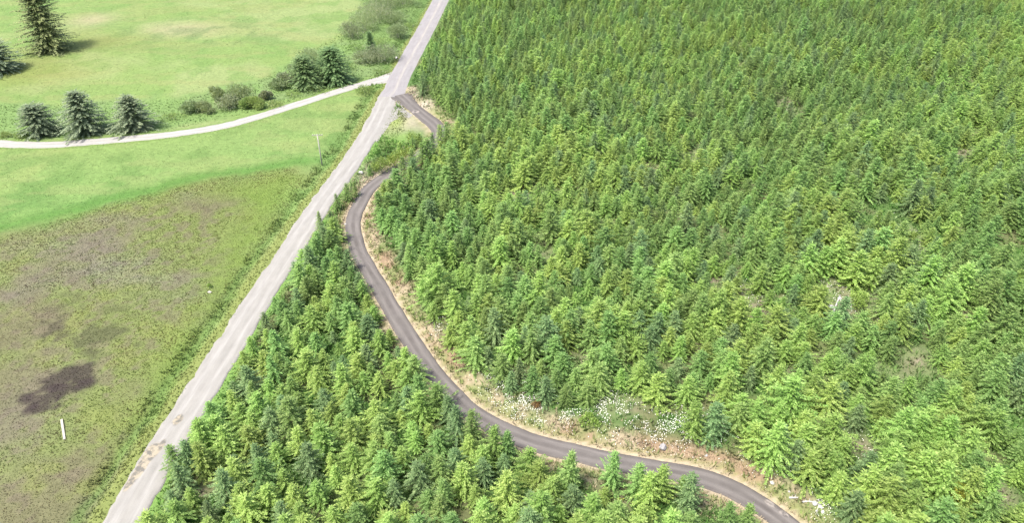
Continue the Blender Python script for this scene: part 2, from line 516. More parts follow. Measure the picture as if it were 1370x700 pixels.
def ground_col(x, y):
    x = np.asarray(x, float); y = np.asarray(y, float)
    n = x.size
    def lay(c, m, new):
        m = np.clip(m, 0, 1)[:, None]
        return c * (1 - m) + np.asarray(new, float) * m
    wob = (fbm(x, y, 14, 21) - .5) * 14
    xw, yw = x + wob, y + (fbm(x, y, 12, 31) - .5) * 12
    n1, n2, n3 = fbm(x, y, 26, 41), fbm(x, y, 7, 51), fbm(x, y, 2.2, 61, 3)
    c = np.tile(np.array((0.225, 0.335, 0.100)), (n, 1))                      # upper pasture
    c = lay(c, sstep(.45, .68, n1), (0.285, 0.365, 0.14))
    c = lay(c, sstep(.48, .66, n2) * .6, (0.175, 0.300, 0.080))
    c = lay(c, sstep(.5, .62, fbm(x * .4, y, 6, 151)) * .4, (0.30, 0.33, 0.13))
    c = lay(c, .75 * (gauss(x, y, 122, 25, 9, 9) + gauss(x, y, 240, 38, 14, 8)), (0.40, 0.37, 0.22))
    c = lay(c, .6 * (gauss(x, y, 40, 95, 22, 14) + gauss(x, y, 130, 55, 18, 10)), (0.25, 0.27, 0.075))
    c = lay(c, .55 * gauss(x, y, 280, 42, 30, 14) * sstep(.4, .6, n2), (0.15, 0.23, 0.085))
    st = soft_in(xw, yw, STRIP, 3)
    c = lay(c, st, (0.200, 0.320, 0.100))
    c = lay(c, st * sstep(.5, .66, n2) * .7, (0.21, 0.30, 0.12))
    lo = soft_in(x + wob * .3, y, LOWER, 1.0)
    c = lay(c, lo, (0.195, 0.335, 0.095))
    c = lay(c, lo * sstep(.48, .66, n1) * .8, (0.27, 0.355, 0.115))
    c = lay(c, lo * sstep(.42, .62, n2) * .8, (0.120, 0.250, 0.060))
    c = lay(c, lo * sstep(.5, .62, fbm(x * .35, y, 5, 141)) * .5, (0.26, 0.34, 0.12))
    c = lay(c, lo * np.exp(-(poly_dist(x, y, LL) / 26) ** 2) * .35, (0.30, 0.36, 0.13))
    bg_ = soft_in(xw, yw, BOG, 6.0)
    b = np.tile(np.array((0.215, 0.268, 0.085)), (n, 1))
    b = lay(b, sstep(.44, .62, fbm(x, y, 18, 71)) * .85, (0.205, 0.195, 0.108))
    b = lay(b, sstep(.50, .66, n3) * .6, (0.195, 0.165, 0.115))
    b = lay(b, sstep(.56, .7, n2) * .6, (0.25, 0.30, 0.085))
    for u, v, ru, rv, a in ((140, 355, 9, 5, .8), (60, 330, 16, 6, .55), (210, 365, 6, 3, .8), (35, 385, 10, 6, .5), (235, 395, 6, 4, .5), (110, 300, 10, 3, .6), (240, 262, 3, 2, .9), (20, 560, 9, 14, .35)):
        b = lay(b, .6 * a * gauss(xw, yw, u, v, ru, rv), (0.245, 0.225, 0.205))
    nq, nq2 = (fbm(x, y, 3.5, 181) - .5) * 7, (fbm(x, y, 3.0, 191) - .5) * 5
    for u, v, ru, rv, a in ((82, 515, 4.4, 3.2, 1.9), (100, 495, 4.8, 2.6, 1.5), (68, 535, 2.6, 2.2, 1.4), (105, 440, 6, 4, .9), (145, 400, 5, 3, .6), (180, 450, 5, 4, .5), (275, 403, 1.0, .55, 1.6), (130, 465, 4, 3, .6)):
        b = lay(b, sstep(.28, .85, min(a, 1.1) * gauss(xw + nq * .5, yw + nq2 * .5, u, v, ru * 1.15, rv * 1.15) - (n3 - .5) * 2.2 - (n2 - .5) * 1.0) * sstep(.04, .75, gauss(xw, yw, u, v, ru * 1.5, rv * 1.5)) * min(.85, a * .6), (0.066, 0.050, 0.048))
    gr = gauss(x, y, 330, 330, 6, 26) + gauss(x, y, 230, 500, 4, 14) + gauss(x, y, 380, 250, 8, 10) + gauss(x, y, 330, 250, 16, 6)
    b = lay(b, gr * .8, (0.19, 0.285, 0.06))
    c = c * (1 - bg_[:, None]) + b * bg_[:, None]
    # green rim along the top of the bog
    rim = poly_dist(xw * .5 + x * .5, yw * .5 + y * .5, gpoly([(-200, 352), (0, 306), (80, 282), (160, 260), (250, 240), (330, 224), (400, 214)]))
    c = lay(c, bg_ * np.exp(-(rim / 9.0) ** 2) * .8 * sstep(.3, .5, n1 + .15), (0.25, 0.30, 0.095))
    c = lay(c, np.exp(-(rim / 2.8) ** 2) * .85 * (x < -30), (0.115, 0.255, 0.052))
    dg = np.minimum(poly_dist(x, y, GL), poly_dist(x, y, NL)); dt = poly_dist(x, y, TL); dl = poly_dist(x, y, LL)
    right = inside(x, y, RIGHT); wedge = inside(x, y, WEDGE)
    left = ~(right | wedge)
    # roadside bands of the main road
    jit = (n2 - .5) * 2.4
    c = lay(c, left * sstep(5.6, 4.4, dg + jit) * .9, (0.245, 0.295, 0.088))
    c = lay(c, left * np.exp(-((dg + jit - 6.8) / .9) ** 2) * .6, (0.15, 0.265, 0.07))
    c = lay(c, left * sstep(3.4, 2.7, dl + jit * .2) * .8, (0.20, 0.30, 0.085))
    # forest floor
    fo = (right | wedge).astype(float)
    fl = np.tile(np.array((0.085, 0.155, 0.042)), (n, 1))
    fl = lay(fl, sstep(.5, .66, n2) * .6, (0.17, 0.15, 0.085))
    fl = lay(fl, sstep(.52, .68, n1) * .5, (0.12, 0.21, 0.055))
    for u, v, ru, rv in CLEAR:
        g = gauss(x, y, u, v, ru * .8, rv * .8)
        fl = lay(fl, g * .95, (0.25, 0.215, 0.155))
        fl = lay(fl, g * sstep(.42, .56, n3), (0.14, 0.20, 0.07))
    # dry banks along the track: straw, reddish bracken, green weed
    vg = sstep(7.0, 4.6, dt + jit) * right + sstep(4.6, 3.2, dt + jit * .5) * wedge
    tan = np.tile(np.array((0.36, 0.30, 0.205)), (n, 1))
    tan = lay(tan, sstep(.50, .64, fbm(x, y, 6, 91)) * .85, (0.285, 0.20, 0.13))
    tan = lay(tan, sstep(.44, .58, fbm(x, y, 5, 101)) * .85, (0.185, 0.225, 0.085))
    fl = fl * (1 - vg[:, None]) + tan * vg[:, None]
    fl = lay(fl, sstep(2.75, 2.2, dt + jit * .12) * .95, (0.42, 0.35, 0.245))
    fl = lay(fl, sstep(2.3, 2.6, dt) * sstep(3.6, 3.0, dt + jit * .3) * .7, (0.24, 0.24, 0.10))
    fl = lay(fl, sstep(5.6, 3.6, dg + jit) * wedge, (0.15, 0.265, 0.065))
    # bare sandy ground by the junction
    for u, v, ru, rv, a in ((546, 168, 5, 6, 1.1), (556, 160, 4, 4, 1.0), (575, 142, 5, 4, 1.2), (560, 128, 3, 4, 1.0), (500, 236, 5, 6, .9)):
        fl = lay(fl, a * gauss(xw, y, u, v, ru, rv), (0.40, 0.35, 0.275))
    fl = lay(fl, 1.0 * gauss(x, y, 530, 163, 3.2, 8) , (0.25, 0.31, 0.10))
    fl = lay(fl, 1.0 * gauss(x, y, 535, 186, 7, 6), (0.17, 0.27, 0.075))
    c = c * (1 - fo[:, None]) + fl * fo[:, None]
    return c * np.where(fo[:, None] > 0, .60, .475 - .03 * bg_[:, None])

# ------------------------------------------------------------------ ground sheet
def axis(lo, hi, step, far, fine):
    a, p = [lo], lo
    while p < hi:
        p += fine[2] if fine[0] <= p < fine[1] else step
        a.append(p)
    hi = a[-1]
    s, p = step, hi
    up = []
    while p < far:
        s *= 1.5; p += s; up.append(p)
    s, p = step, lo
    dn = []
    while p > -far:
        s *= 1.5; p -= s; dn.append(p)
    return np.array(dn[::-1] + a + up)

gx, gy = axis(-250, 250, 1.1, 5000, (-118, -42, .55)), axis(34, 372, 1.1, 5000, (58, 160, .55))
GX, GY = np.meshgrid(gx, gy)
fx, fy = GX.ravel(), GY.ravel()
near = (np.abs(fx) < 420) & (fy < 620) & (fy > -120)
fz = np.full(fx.size, -0.3)
fz[near] = ground_h(fx[near], fy[near])
fc = np.tile(np.array((0.16, 0.23, 0.065)), (fx.size, 1))
fc[near] = ground_col(fx[near], fy[near])
nx, ny = len(gx), len(gy)
I = np.arange(nx * ny).reshape(ny, nx)
Q = np.stack([I[:-1, :-1], I[:-1, 1:], I[1:, 1:], I[1:, :-1]], -1).reshape(-1, 4)
obj('ground', np_mesh('ground', np.stack([fx, fy, fz], 1), Q, M['ground'], smooth=True, cols=fc), kind='structure')

# ------------------------------------------------------------------ roads
def ribbon(name, line, width, mat, z0, crown, patches=(), edge=0.25, wfun=None, ncs=15, seed=1):
    line = np.asarray(line, float)
    d = np.gradient(line, axis=0)
    d /= np.linalg.norm(d, axis=1)[:, None] + 1e-9
    nrm = np.stack([d[:, 1], -d[:, 0]], 1)
    s = np.concatenate([[0], np.cumsum(np.linalg.norm(np.diff(line, axis=0), axis=1))])
    V, UV = [], []
    cs = np.linspace(-1, 1, ncs)
    n = len(line)
    hl = np.array([(wfun(i / (n - 1), -1) if wfun else width) / 2 for i in range(n)]) + (vnoise(s, 0 * s, 2.2, seed) - .5) * 2 * edge + (vnoise(s, 0 * s, .7, seed + 3) - .5) * edge
    hr = np.array([(wfun(i / (n - 1), 1) if wfun else width) / 2 for i in range(n)]) + (vnoise(s, 0 * s, 2.2, seed + 7) - .5) * 2 * edge + (vnoise(s, 0 * s, .7, seed + 5) - .5) * edge
    rows = []
    for c in [-1.0001] + list(cs) + [1.0001]:
        off = np.where(c < 0, c * hl, c * hr)
        p = line + nrm * off[:, None]
        z = z0 + crown * (1 - c * c)
        if abs(c) > 1:
            p = p + nrm * (0.12 * np.sign(c)); z = -0.25
        rows.append(np.concatenate([p, np.full((n, 1), z)], 1))
        UV.append(np.stack([off, s], 1))
    V = np.stack(rows, 1).reshape(-1, 3)
    UV = np.stack(UV, 1).reshape(-1, 2)
    k = ncs + 2
    I = np.arange(n * k).reshape(n, k)
    Q = np.stack([I[:-1, :-1], I[:-1, 1:], I[1:, 1:], I[1:, :-1]], -1).reshape(-1, 4)
    # keep faces upward
    a, b, c_ = V[Q[k // 2][0]], V[Q[k // 2][1]], V[Q[k // 2][2]]
    if np.cross(b - a, c_ - a)[2] < 0:
        Q = Q[:, ::-1]
    pv = np.zeros(len(V))
    for u, v, ru, rv in patches:
        cx, cy = gp(u, v)
        j = np.argmin(np.hypot(line[:, 0] - cx, line[:, 1] - cy))
        lx = (V[:, 0] - cx) * nrm[j, 0] + (V[:, 1] - cy) * nrm[j, 1]
        ly = (V[:, 0] - cx) * d[j, 0] + (V[:, 1] - cy) * d[j, 1]
        pv = np.maximum(pv, np.exp(-(lx / ru) ** 2 - (ly / rv) ** 2))
    me = np_mesh(name, V, Q, mat, {'patch': pv}, smooth=True)
    uvl = me.uv_layers.new(name='road')
    li = np.empty(len(me.loops), np.int32)
    me.loops.foreach_get('vertex_index', li)
    uvl.data.foreach_set('uv', UV[li].astype(np.float32).ravel())
    return obj(name, me, kind='structure')

ribbon('gravel_road', gravel_line, GRAVEL_W, M['gravel'], 0.03, 0.10,
       patches=[(202, 607, 1.2, 2.2), (190, 625, .9, 3.0), (215, 598, .6, 1.6), (238, 563, .8, 1.3), (175, 645, .6, 2.0)], edge=0.32, seed=2)
ribbon('asphalt_road', north_line, NORTH_W, M['north'], 0.045, 0.12, edge=0.15, seed=4)
ribbon('asphalt_track', track_line, TRACK_W, M['track'], 0.10, 0.07,
       patches=[(1030, 675, .5, .9), (1048, 688, .5, .8), (556, 150, 1.2, 1.2), (1035, 668, .3, .6)], edge=0.10, seed=6,
       wfun=lambda t, sd: TRACK_W + 4.0 * max(0, 1 - t / 0.055) ** 1.5 + 1.3 * max(0, 1 - abs(t - .1) / .12))
ribbon('gravel_lane', lane_line, LANE_W, M['lane'], 0.02, 0.02, edge=0.2, seed=8,
       wfun=lambda t, sd: LANE_W + (7.0 if sd > 0 else 5.0) * max(0, (t - 0.90) / 0.10) ** 1.6)
# pale apron between gravel road and track mouth
ap = [gp(*p) for p in [(528, 128), (541, 146), (552, 154), (547, 158), (536, 156), (524, 163), (514, 177), (505, 191), (502, 187), (511, 166), (517, 150), (522, 138)]]
av = np.array([(x, y, 0.055) for x, y in ap] + [(x, y, -0.3) for x, y in ap])
m_ = MB(); m_.v = [tuple(v) for v in av]; n_ = len(ap)
m_.f = [tuple(range(n_))] + [(i, i + n_, (i + 1) % n_ + n_, (i + 1) % n_) for i in range(n_)]
me = m_.mesh('gravel_apron', M['gravel'])
uvl = me.uv_layers.new(name='road')
for lp in me.loops:
    uvl.data[lp.index].uv = (av[lp.vertex_index][0] + 40, av[lp.vertex_index][1])
obj('gravel_apron', me, kind='structure')

# ------------------------------------------------------------------ plant generators
def kites(P, D, Nn, Ln, Wd):
    """leaf-like kites: base P, direction D, normal N, length, width -> verts, tris"""
    D = D / (np.linalg.norm(D, axis=1)[:, None] + 1e-9)
    S = np.cross(D, Nn); S /= (np.linalg.norm(S, axis=1)[:, None] + 1e-9)
    U = np.cross(S, D)
    mid = P + D * (Ln * .45)[:, None]
    V = np.stack([P, mid + S * (Wd / 2)[:, None] - U * (Wd * .18)[:, None], P + D * Ln[:, None], mid - S * (Wd / 2)[:, None] - U * (Wd * .18)[:, None]], 1)
    n = len(P)
    b = np.arange(n)[:, None] * 4
    T = np.concatenate([b + np.array([[0, 1, 2]]), b + np.array([[0, 2, 3]])], 0)
    return V.reshape(-1, 3), T

def conifer(seed, H, R, z0, whorl, nb, spray, droop, lift, mat, power=0.85, ragged=0.2, shoots=0.22, name='conifer', fullness=1.0):
    r = random.Random(seed)
    P, D, Nn, Ln, Wd, tone, shoot = [], [], [], [], [], [], []
    def add(p, d, n, l, w_, t, s):
        P.append(p); D.append(d); Nn.append(n); Ln.append(l); Wd.append(w_); tone.append(t); shoot.append(s)
    z = z0
    sector = [1 + r.uniform(-ragged, ragged) for _ in range(7)]
    while z < H - 0.25:
        f = (z - z0) / (H - z0)
        L0 = R * (1 - f) ** power + 0.12
        if f < 0.12:
            L0 *= 0.75 + f * 2
        n = nb if f < .85 else max(3, nb - 2)
        a0 = r.uniform(0, 6.28)
        for k in range(n):
            a = a0 + 6.283 * k / n + r.uniform(-.35, .35)
            sec = sector[int((a % 6.283) / 6.2832 * 7) % 7]
            L = L0 * r.uniform(1 - ragged, 1 + ragged) * sec
            if r.random() < .05: L *= .5
            up = lift * (0.35 + 1.1 * f) + r.uniform(-.12, .12)
            dr = droop * (1.1 - f) * r.uniform(.7, 1.3) / max(L, .3)
            ca, sa = math.cos(a), math.sin(a)
            zz = z + r.uniform(-.22, .22) * whorl
            s = L * (.18 if fullness > .9 else .3)
            step = spray * .62
            btone = r.random()
            while s < L:
                q = s / L
                p = (ca * s, sa * s, zz + up * s - dr * s * s)
                slope = up - 2 * dr * s
                l = spray * (1.15 - .45 * q) * r.uniform(.75, 1.25)
                for sd in (-1, 1):
                    ang = sd * r.uniform(.5, 1.0)
                    dx = ca * math.cos(ang) - sa * math.sin(ang)
                    dy = sa * math.cos(ang) + ca * math.sin(ang)
                    add(p, (dx, dy, slope * .8 + r.uniform(-.5, .12)), (ca * .3 + r.uniform(-.4, .4), sa * .3 + r.uniform(-.4, .4), 1), l, l * r.uniform(.42, .62),
                        min(1, max(0, .55 * btone + .45 * r.random())), 1.0 * (q > .62 and r.random() < shoots))
                s += step * r.uniform(.8, 1.2)
            p = (ca * L * .88, sa * L * .88, zz + up * L * .88 - dr * (L * .88) ** 2)
            add(p, (ca, sa, up - 2 * dr * L + r.uniform(-.2, .2)), (r.uniform(-.3, .3), r.uniform(-.3, .3), 1), spray * r.uniform(.9, 1.7), spray * .42, r.random(), 1.0 * (r.random() < shoots * 1.6))
        z += whorl * r.uniform(.8, 1.2) * (1.0 if f < .7 else .8)
    # leader
    for k in range(7):
        zz = H - .75 + .1 * k
        a = r.uniform(0, 6.28)
        add((0, 0, zz), (math.cos(a) * .5, math.sin(a) * .5, .9), (math.cos(a + 1.5), math.sin(a + 1.5), .2), spray * .6, spray * .22, r.random(), 1.0 * (r.random() < .4))
    add((0, 0, H - .35), (0, 0, 1), (1, .2, 0), .45, .12, .6, 0)
    add((0, 0, H - .35), (0, 0, 1), (.2, 1, 0), .45, .12, .6, 0)
    V, T = kites(np.array(P), np.array(D), np.array(Nn, float), np.array(Ln), np.array(Wd))
    return np_mesh(name, V, T, mat, {'tone': np.repeat(tone, 4), 'shoot': np.repeat(shoot, 4)})

def trunk_mesh(H, r0, mat, seed=0, limbs=0, R=1.5, z0=.6):
    r = random.Random(seed)
    m = MB()
    pts = [(r.uniform(-.04, .04) * (i > 0), r.uniform(-.04, .04) * (i > 0), -.35 + (H + .1) * i / 7) for i in range(8)]
    m.tube(pts, [r0 * 1.25] + [r0 * (1 - i / 7.6) for i in range(1, 8)], 6)
    for k in range(limbs):
        z = z0 + (H * .8 - z0) * k / max(1, limbs)
        a = k * 2.4 + r.uniform(-.4, .4)
        L = R * (1 - z / H) * .85
        m.tube([(0, 0, z), (math.cos(a) * L * .5, math.sin(a) * L * .5, z + .06 * L), (math.cos(a) * L, math.sin(a) * L, z + .02 * L)], [r0 * .28, r0 * .18, r0 * .05], 4, False)
    return m.mesh('trunk', mat, True)

def shrub_mesh(seed, lobes, n, leaf, mat, name='foliage', spiky=0.35):
    """leaves spread through several uneven lobes: (x, y, z, rx, ry, rz)"""
    r = np.random.default_rng(seed)
    vol = np.array([l[3] * l[4] * l[5] for l in lobes]) ** (2 / 3)
    cnt = (n * vol / vol.sum()).astype(int)
    P, D, Nn, T_ = [], [], [], []
    for l, k in zip(lobes, cnt):
        d = r.normal(size=(k, 3)); d /= np.linalg.norm(d, axis=1)[:, None]
        d[:, 2] = np.abs(d[:, 2]) * np.where(r.random(k) < .78, 1, -1)
        rad = r.random(k) ** .4
        bump = .78 + .44 * vnoise(d[:, 0] * 3 + seed, d[:, 1] * 3 + d[:, 2] * 2, .8, seed)
        p = d * (rad * bump)[:, None] * np.array(l[3:6]) + np.array(l[:3])
        keep = vnoise(p[:, 0] * 1.0 + p[:, 2] * .7, p[:, 1] - p[:, 2] * .5, .5 + leaf, seed + 5) > .26
        p, d = p[keep], d[keep]
        P.append(p)
        D.append(d + r.normal(size=d.shape) * .6 + np.array((0, 0, spiky)))
        Nn.append(d + r.normal(size=d.shape) * .5)
        T_.append(np.clip(.5 * vnoise(p[:, 0] + p[:, 2], p[:, 1], .8, seed + 9) + .55 * r.random(len(p)), 0, 1))
    P = np.concatenate(P); D = np.concatenate(D); Nn = np.concatenate(Nn); T_ = np.concatenate(T_)
    P[:, 2] = np.maximum(P[:, 2], .04)
    Ln = leaf * r.uniform(.6, 1.3, len(P)); Wd = Ln * r.uniform(.4, .65, len(P))
    V, T = kites(P, D, Nn, Ln, Wd)
    sh = (r.random(len(P)) < .12).astype(float)
    return np_mesh(name, V, T, mat, {'tone': np.repeat(T_, 4), 'shoot': np.repeat(sh, 4)})

def stems_mesh(seed, n, h, spread, r0, mat):
    r = random.Random(seed)
    m = MB()
    for k in range(n):
        a = r.uniform(0, 6.28); q = spread * r.uniform(.3, 1)
        hh = h * r.uniform(.6, 1)
        m.tube([(math.cos(a) * .12, math.sin(a) * .12, -.25), (math.cos(a) * q * .35, math.sin(a) * q * .35, hh * .5), (math.cos(a) * q, math.sin(a) * q, hh)], [r0, r0 * .7, r0 * .25], 5, False)
    return m.mesh('stem', mat, True)

# ------------------------------------------------------------------ forest
REF_H = 8.0
VAR = []   # (kind, tone word, crown mesh, trunk mesh)
def young(seed, kind, tone, mat, **kw):
    p = dict(H=REF_H, R=2.45, z0=.3, whorl=.50, nb=8, spray=.40, droop=.12, lift=.22, power=1.02, ragged=.3)
    p.update(kw)
    VAR.append((kind, tone, conifer(seed, mat=mat, name='crown', **p), trunk_mesh(REF_H, .10, M['bark'], seed, 10, p['R'])))
young(1, 'fir', 'yellow-green', M['fir_bright'])
young(2, 'fir', 'yellow-green', M['fir_bright'], R=2.9, whorl=.54, ragged=.38)
young(3, 'fir', 'mid-green', M['fir_mid'])
young(4, 'fir', 'mid-green', M['fir_mid'], R=2.75, nb=9, ragged=.38, spray=.36)
young(5, 'fir', 'mid-green', M['fir_mid'], R=2.3, whorl=.52, power=.92)
young(6, 'fir', 'yellow-green', M['fir_bright'], R=2.4, power=.9, spray=.44)
young(7, 'hemlock', 'blue-green', M['fir_deep'], R=2.8, droop=.3, lift=.28, spray=.36, ragged=.4)
young(8, 'hemlock', 'blue-green', M['fir_deep'], R=2.4, droop=.22, lift=.2, power=.95)
young(9, 'hemlock', 'soft-green', M['fir_mid'], R=2.9, droop=.32, lift=.3, ragged=.45, spray=.36)

# picture outlines that stay clear of crowns: carriageways and open banks seen in the photograph
CLEAR_PX = [
    [(603, -5), (573, 58), (561, 88), (560, 112), (566, 127), (580, 138), (588, 151), (592, 160), (574, 178), (560, 176), (540, 188), (520, 185), (505, 205), (484, 228), (470, 248),
     (436, 285), (412, 318), (392, 350), (374, 384), (340, 432), (322, 464), (296, 503), (276, 532), (266, 548), (250, 572), (240, 588), (226, 628), (203, 668), (184, 705), (60, 705), (300, 350), (520, 60), (560, -5)],
    [(515, 227), (530, 220), (510, 240), (497, 257), (493.5, 279), (496, 306), (503, 323), (518, 342), (537, 361), (547, 382), (557, 401), (567, 422), (586, 440), (589, 455), (609, 474), (631, 506),
     (650, 512), (700, 531), (716, 542), (757, 553), (775, 547), (800, 540), (812, 533), (827, 563), (858, 581), (885, 576), (916, 576), (940, 591), (980, 597), (1010, 614), (1024, 635), (1058, 640),
     (1080, 660), (1098, 664), (1120, 688), (1133, 702), (1030, 705), (1018, 692), (985, 672), (940, 648), (918, 636), (896, 640), (868, 628), (836, 622), (800, 612), (768, 612), (742, 602), (716, 592), (690, 582), (668, 572),
     (648, 560), (634, 548), (612, 533), (592, 521), (577, 505), (566, 488), (548, 462), (536, 452), (524, 443), (508, 428), (497, 405), (488, 380), (474, 352), (463, 332), (454, 300), (460, 278), (478, 258), (500, 242)],
]
def clear_px(u, v):
    r = np.zeros(np.shape(u), bool)
    for p in CLEAR_PX:
        r |= inside(u, v, p)
    return r

SP_T = 3.6
cand = []
row = 0
yy = 42.0
while yy < 372:
    half = 0.80 * (yy * CP + CAM_H * SP) * 0.87 + 14
    xx = -70.0 + (row % 2) * SP_T * .5
    while xx < half:
        cand.append((xx + rnd.uniform(-1, 1) * .95, yy + rnd.uniform(-1, 1) * .95))
        xx += SP_T
    yy += SP_T * .88
    row += 1
C_ = np.array(cand)
cx, cy = C_[:, 0], C_[:, 1]
inr, inw = inside(cx, cy, RIGHT), inside(cx, cy, WEDGE)
dgn = np.minimum(poly_dist(cx, cy, GL), poly_dist(cx, cy, NL)); dtr = poly_dist(cx, cy, TL)
ok = (inr | inw) & (dtr > np.where(inr, 4.6, 3.3)) & (dgn > np.where(inr, 5.6, 4.6))
clear = np.zeros(len(C_))
for u, v, ru, rv in CLEAR:
    clear = np.maximum(clear, gauss(cx, cy, u, v + 8, ru * .85, rv * 1.05))
ok &= clear < .5
ok &= (vnoise(cx, cy, 5, 77) > .12) & (vnoise(cx, cy, 11, 87) > .07)
cx, cy, inr = cx[ok], cy[ok], inr[ok]
cz = ground_h(cx, cy)
hh = (3.0 + 4.9 * fbm(cx, cy, 16, 81) + nrng.normal(0, 1.2, len(cx))) * (1.06 - .22 * sstep(110, 300, cy))
hh = np.clip(hh, 2.7, 9.0)
# shrink or drop trees whose crown would cover the open strips
def covers(x, y, z, h):
    bad = np.zeros(len(x), int)
    for fz_, fr in ((.05, .8), (.15, 1), (.35, .7), (.5, .5), (.7, .3), (.98, 0)):
        for sx in (-1, 0, 1):
            u, v = project(x + sx * fr * 2.1 * h / 8, y, z + h * fz_)
            bad += clear_px(u, v)
    return bad > 1
good = np.zeros(len(cx), bool)
todo = np.arange(len(cx))
for attempt in range(4):
    b_ = covers(cx[todo], cy[todo], cz[todo], hh[todo])
    good[todo[~b_]] = True
    todo = todo[b_]
    hh[todo] *= .82
good &= hh > 2.6
cx, cy, cz, hh, inr = cx[good], cy[good], cz[good], hh[good], inr[good]
# hand-placed edge trees, base pixel + height
EDGE = [(818, 652, 7.6, 3, 'single upright fir standing in front of the asphalt track, bare ground on its left'),
        (851, 664, 7.2, 4, 'fir in front of the track, second of the row right of the bare patch'),
        (881, 668, 7.6, 0, 'bright fir in front of the track, third of the row right of the bare patch'),
        (917, 682, 8.2, 7, 'dark fir at the right end of the row in front of the track'),
        (762, 655, 8.2, 2, 'fir poking over the asphalt track left of the bare reddish patch'),
        (968, 712, 6.6, 3, 'left one of two firs at the bottom edge in front of the track'),
        (993, 716, 6.8, 2, 'right one of two firs at the bottom edge in front of the track'),
        (240, 634, 6.4, 4, 'spindly fir with its tip over the gravel road near the bottom'),
        (566, 128, 7.0, 7, 'dark fir at the forest corner beside the track mouth'),
        (612, 592, 8.0, 6, 'deep green fir beside the lower track bend, left of a paler one'),
        (632, 596, 7.8, 3, 'bushy fir leaning over the lower track bend'),
        (662, 615, 7.6, 0, 'bright fir just right of the lower track bend'),
        (563, 548, 8.0, 4, 'fir poking over the track where the straight part ends'),
        (430, 308, 5.0, 2, 'small fir on the gravel road edge below the narrow clump'),
        (452, 282, 4.6, 3, 'fir in the narrow clump between gravel road and track, its left end'),
        (466, 270, 5.2, 4, 'tallest fir in the narrow clump between gravel road and track'),
        (598, 196, 7.4, 3, 'fir closing off the track mouth, right of the sandy island'),
        (590, 201, 7.6, 5, 'fir hiding the track behind the junction, uppermost of five'),
        (580, 212, 7.4, 2, 'fir hiding the track behind the junction, second from the top of five'),
        (566, 222, 7.0, 0, 'fir hiding the track behind the junction, middle of five'),
        (553, 230, 6.6, 3, 'fir hiding the track behind the junction, fourth from the top of five'),
        (540, 238, 6.2, 4, 'fir hiding the track behind the junction, lowest of five'),
        (476, 263, 4.2, 2, 'fir in the narrow clump between gravel road and track, its right end')]
extra = []
for u, v, h, vi, lab in EDGE:
    x, y, z = pix_ground(u, v)
    d = np.hypot(cx - x, cy - y)
    k = d > 1.9
    cx, cy, cz, hh, inr = cx[k], cy[k], cz[k], hh[k], inr[k]
    extra.append((x, y, z, h, vi, lab))

N_T = len(cx)
tone_n = fbm(cx, cy, 30, 131) + nrng.normal(0, .13, N_T)
kindh = nrng.random(N_T) < .2
vi = np.empty(N_T, int)
for i in range(N_T):
    if kindh[i]:
        vi[i] = rnd.choice((6, 7, 8))
    else:
        vi[i] = rnd.choice((0, 1, 5)) if tone_n[i] > .5 else rnd.choice((2, 3, 4))
rz = nrng.random(N_T) * 6.283
wd = nrng.uniform(1.10, 1.48, N_T)
tu, tv = project(cx, cy, cz + hh * .6)
vis = (tu > -25) & (tu < 1395) & (tv > -25) & (tv < 722)
dist = cy
NAMES = {'fir': 'young_fir_tree', 'hemlock': 'young_hemlock_tree'}

def plant(x, y, z, h, v, rzv, wv, label, group):
    kind, tone, cm, tm = VAR[v]
    o = empty(NAMES[kind], (x, y, z - .03), rzv, (h / REF_H * wv, h / REF_H * wv, h / REF_H))
    tag(o, label, kind + ' tree', group)
    obj('trunk', tm, o)
    obj('crown', cm, o)
    return o

LAND = [(887, 597, 'the round grey boulder'), (717, 543, 'the rust-brown bush'), (1120, 405, 'the big pale forest gap'), (1095, 675, 'the pale rock heap'),
        (1213, 330, 'the brown gap at right'), (690, 268, 'the gap above the track curve'), (1003, 408, 'the small gap right of centre'), (1120, 580, 'the sandy gap at lower right'),
        (1275, 655, 'the yellow bush at lower right'), (1228, 490, 'the grey gap at far right'), (535, 440, 'the lime bush by the track'), (475, 305, 'the upper track curve'),
        (600, 520, 'the lower track bend'), (850, 635, 'the row of firs before the track'), (703, 690, 'the pale crown at bottom edge'), (202, 607, 'the potholes in the gravel road'),
        (350, 390, "the gravel road's middle stretch"), (1345, 690, 'the bottom right corner'), (785, 485, 'the dark gap above the daisies'), (340, 655, 'the bare patch at lower left'),
        (450, 560, 'the middle of the lower wedge'), (928, 225, 'the pale broadleaf patch'), (1365, 400, 'the right edge, halfway up'), (430, 440, 'the upper middle of the wedge'),
        (560, 640, 'the bottom middle of the wedge'), (985, 675, 'the two firs at bottom edge'), (920, 480, 'the middle of the right plantation'), (640, 400, 'the forest edge beside the track')]
def place_words(u, v):
    d = [math.hypot(u - a, v - b) for a, b, _ in LAND]
    j = int(np.argmin(d))
    a, b, ph = LAND[j]
    du, dv = u - a, v - b
    if d[j] < 22: return 'right by ' + ph
    wrd = ('right of' if du > 0 else 'left of') if abs(du) > abs(dv) else ('below' if dv > 0 else 'above')
    if .45 < abs(du) / (abs(dv) + 1e-6) < 2.2:
        wrd = ('below and ' if dv > 0 else 'above and ') + ('right of' if du > 0 else 'left of')
    return ('close ' if d[j] < 48 else ('further ' if d[j] > 85 else '')) + wrd + ' ' + ph

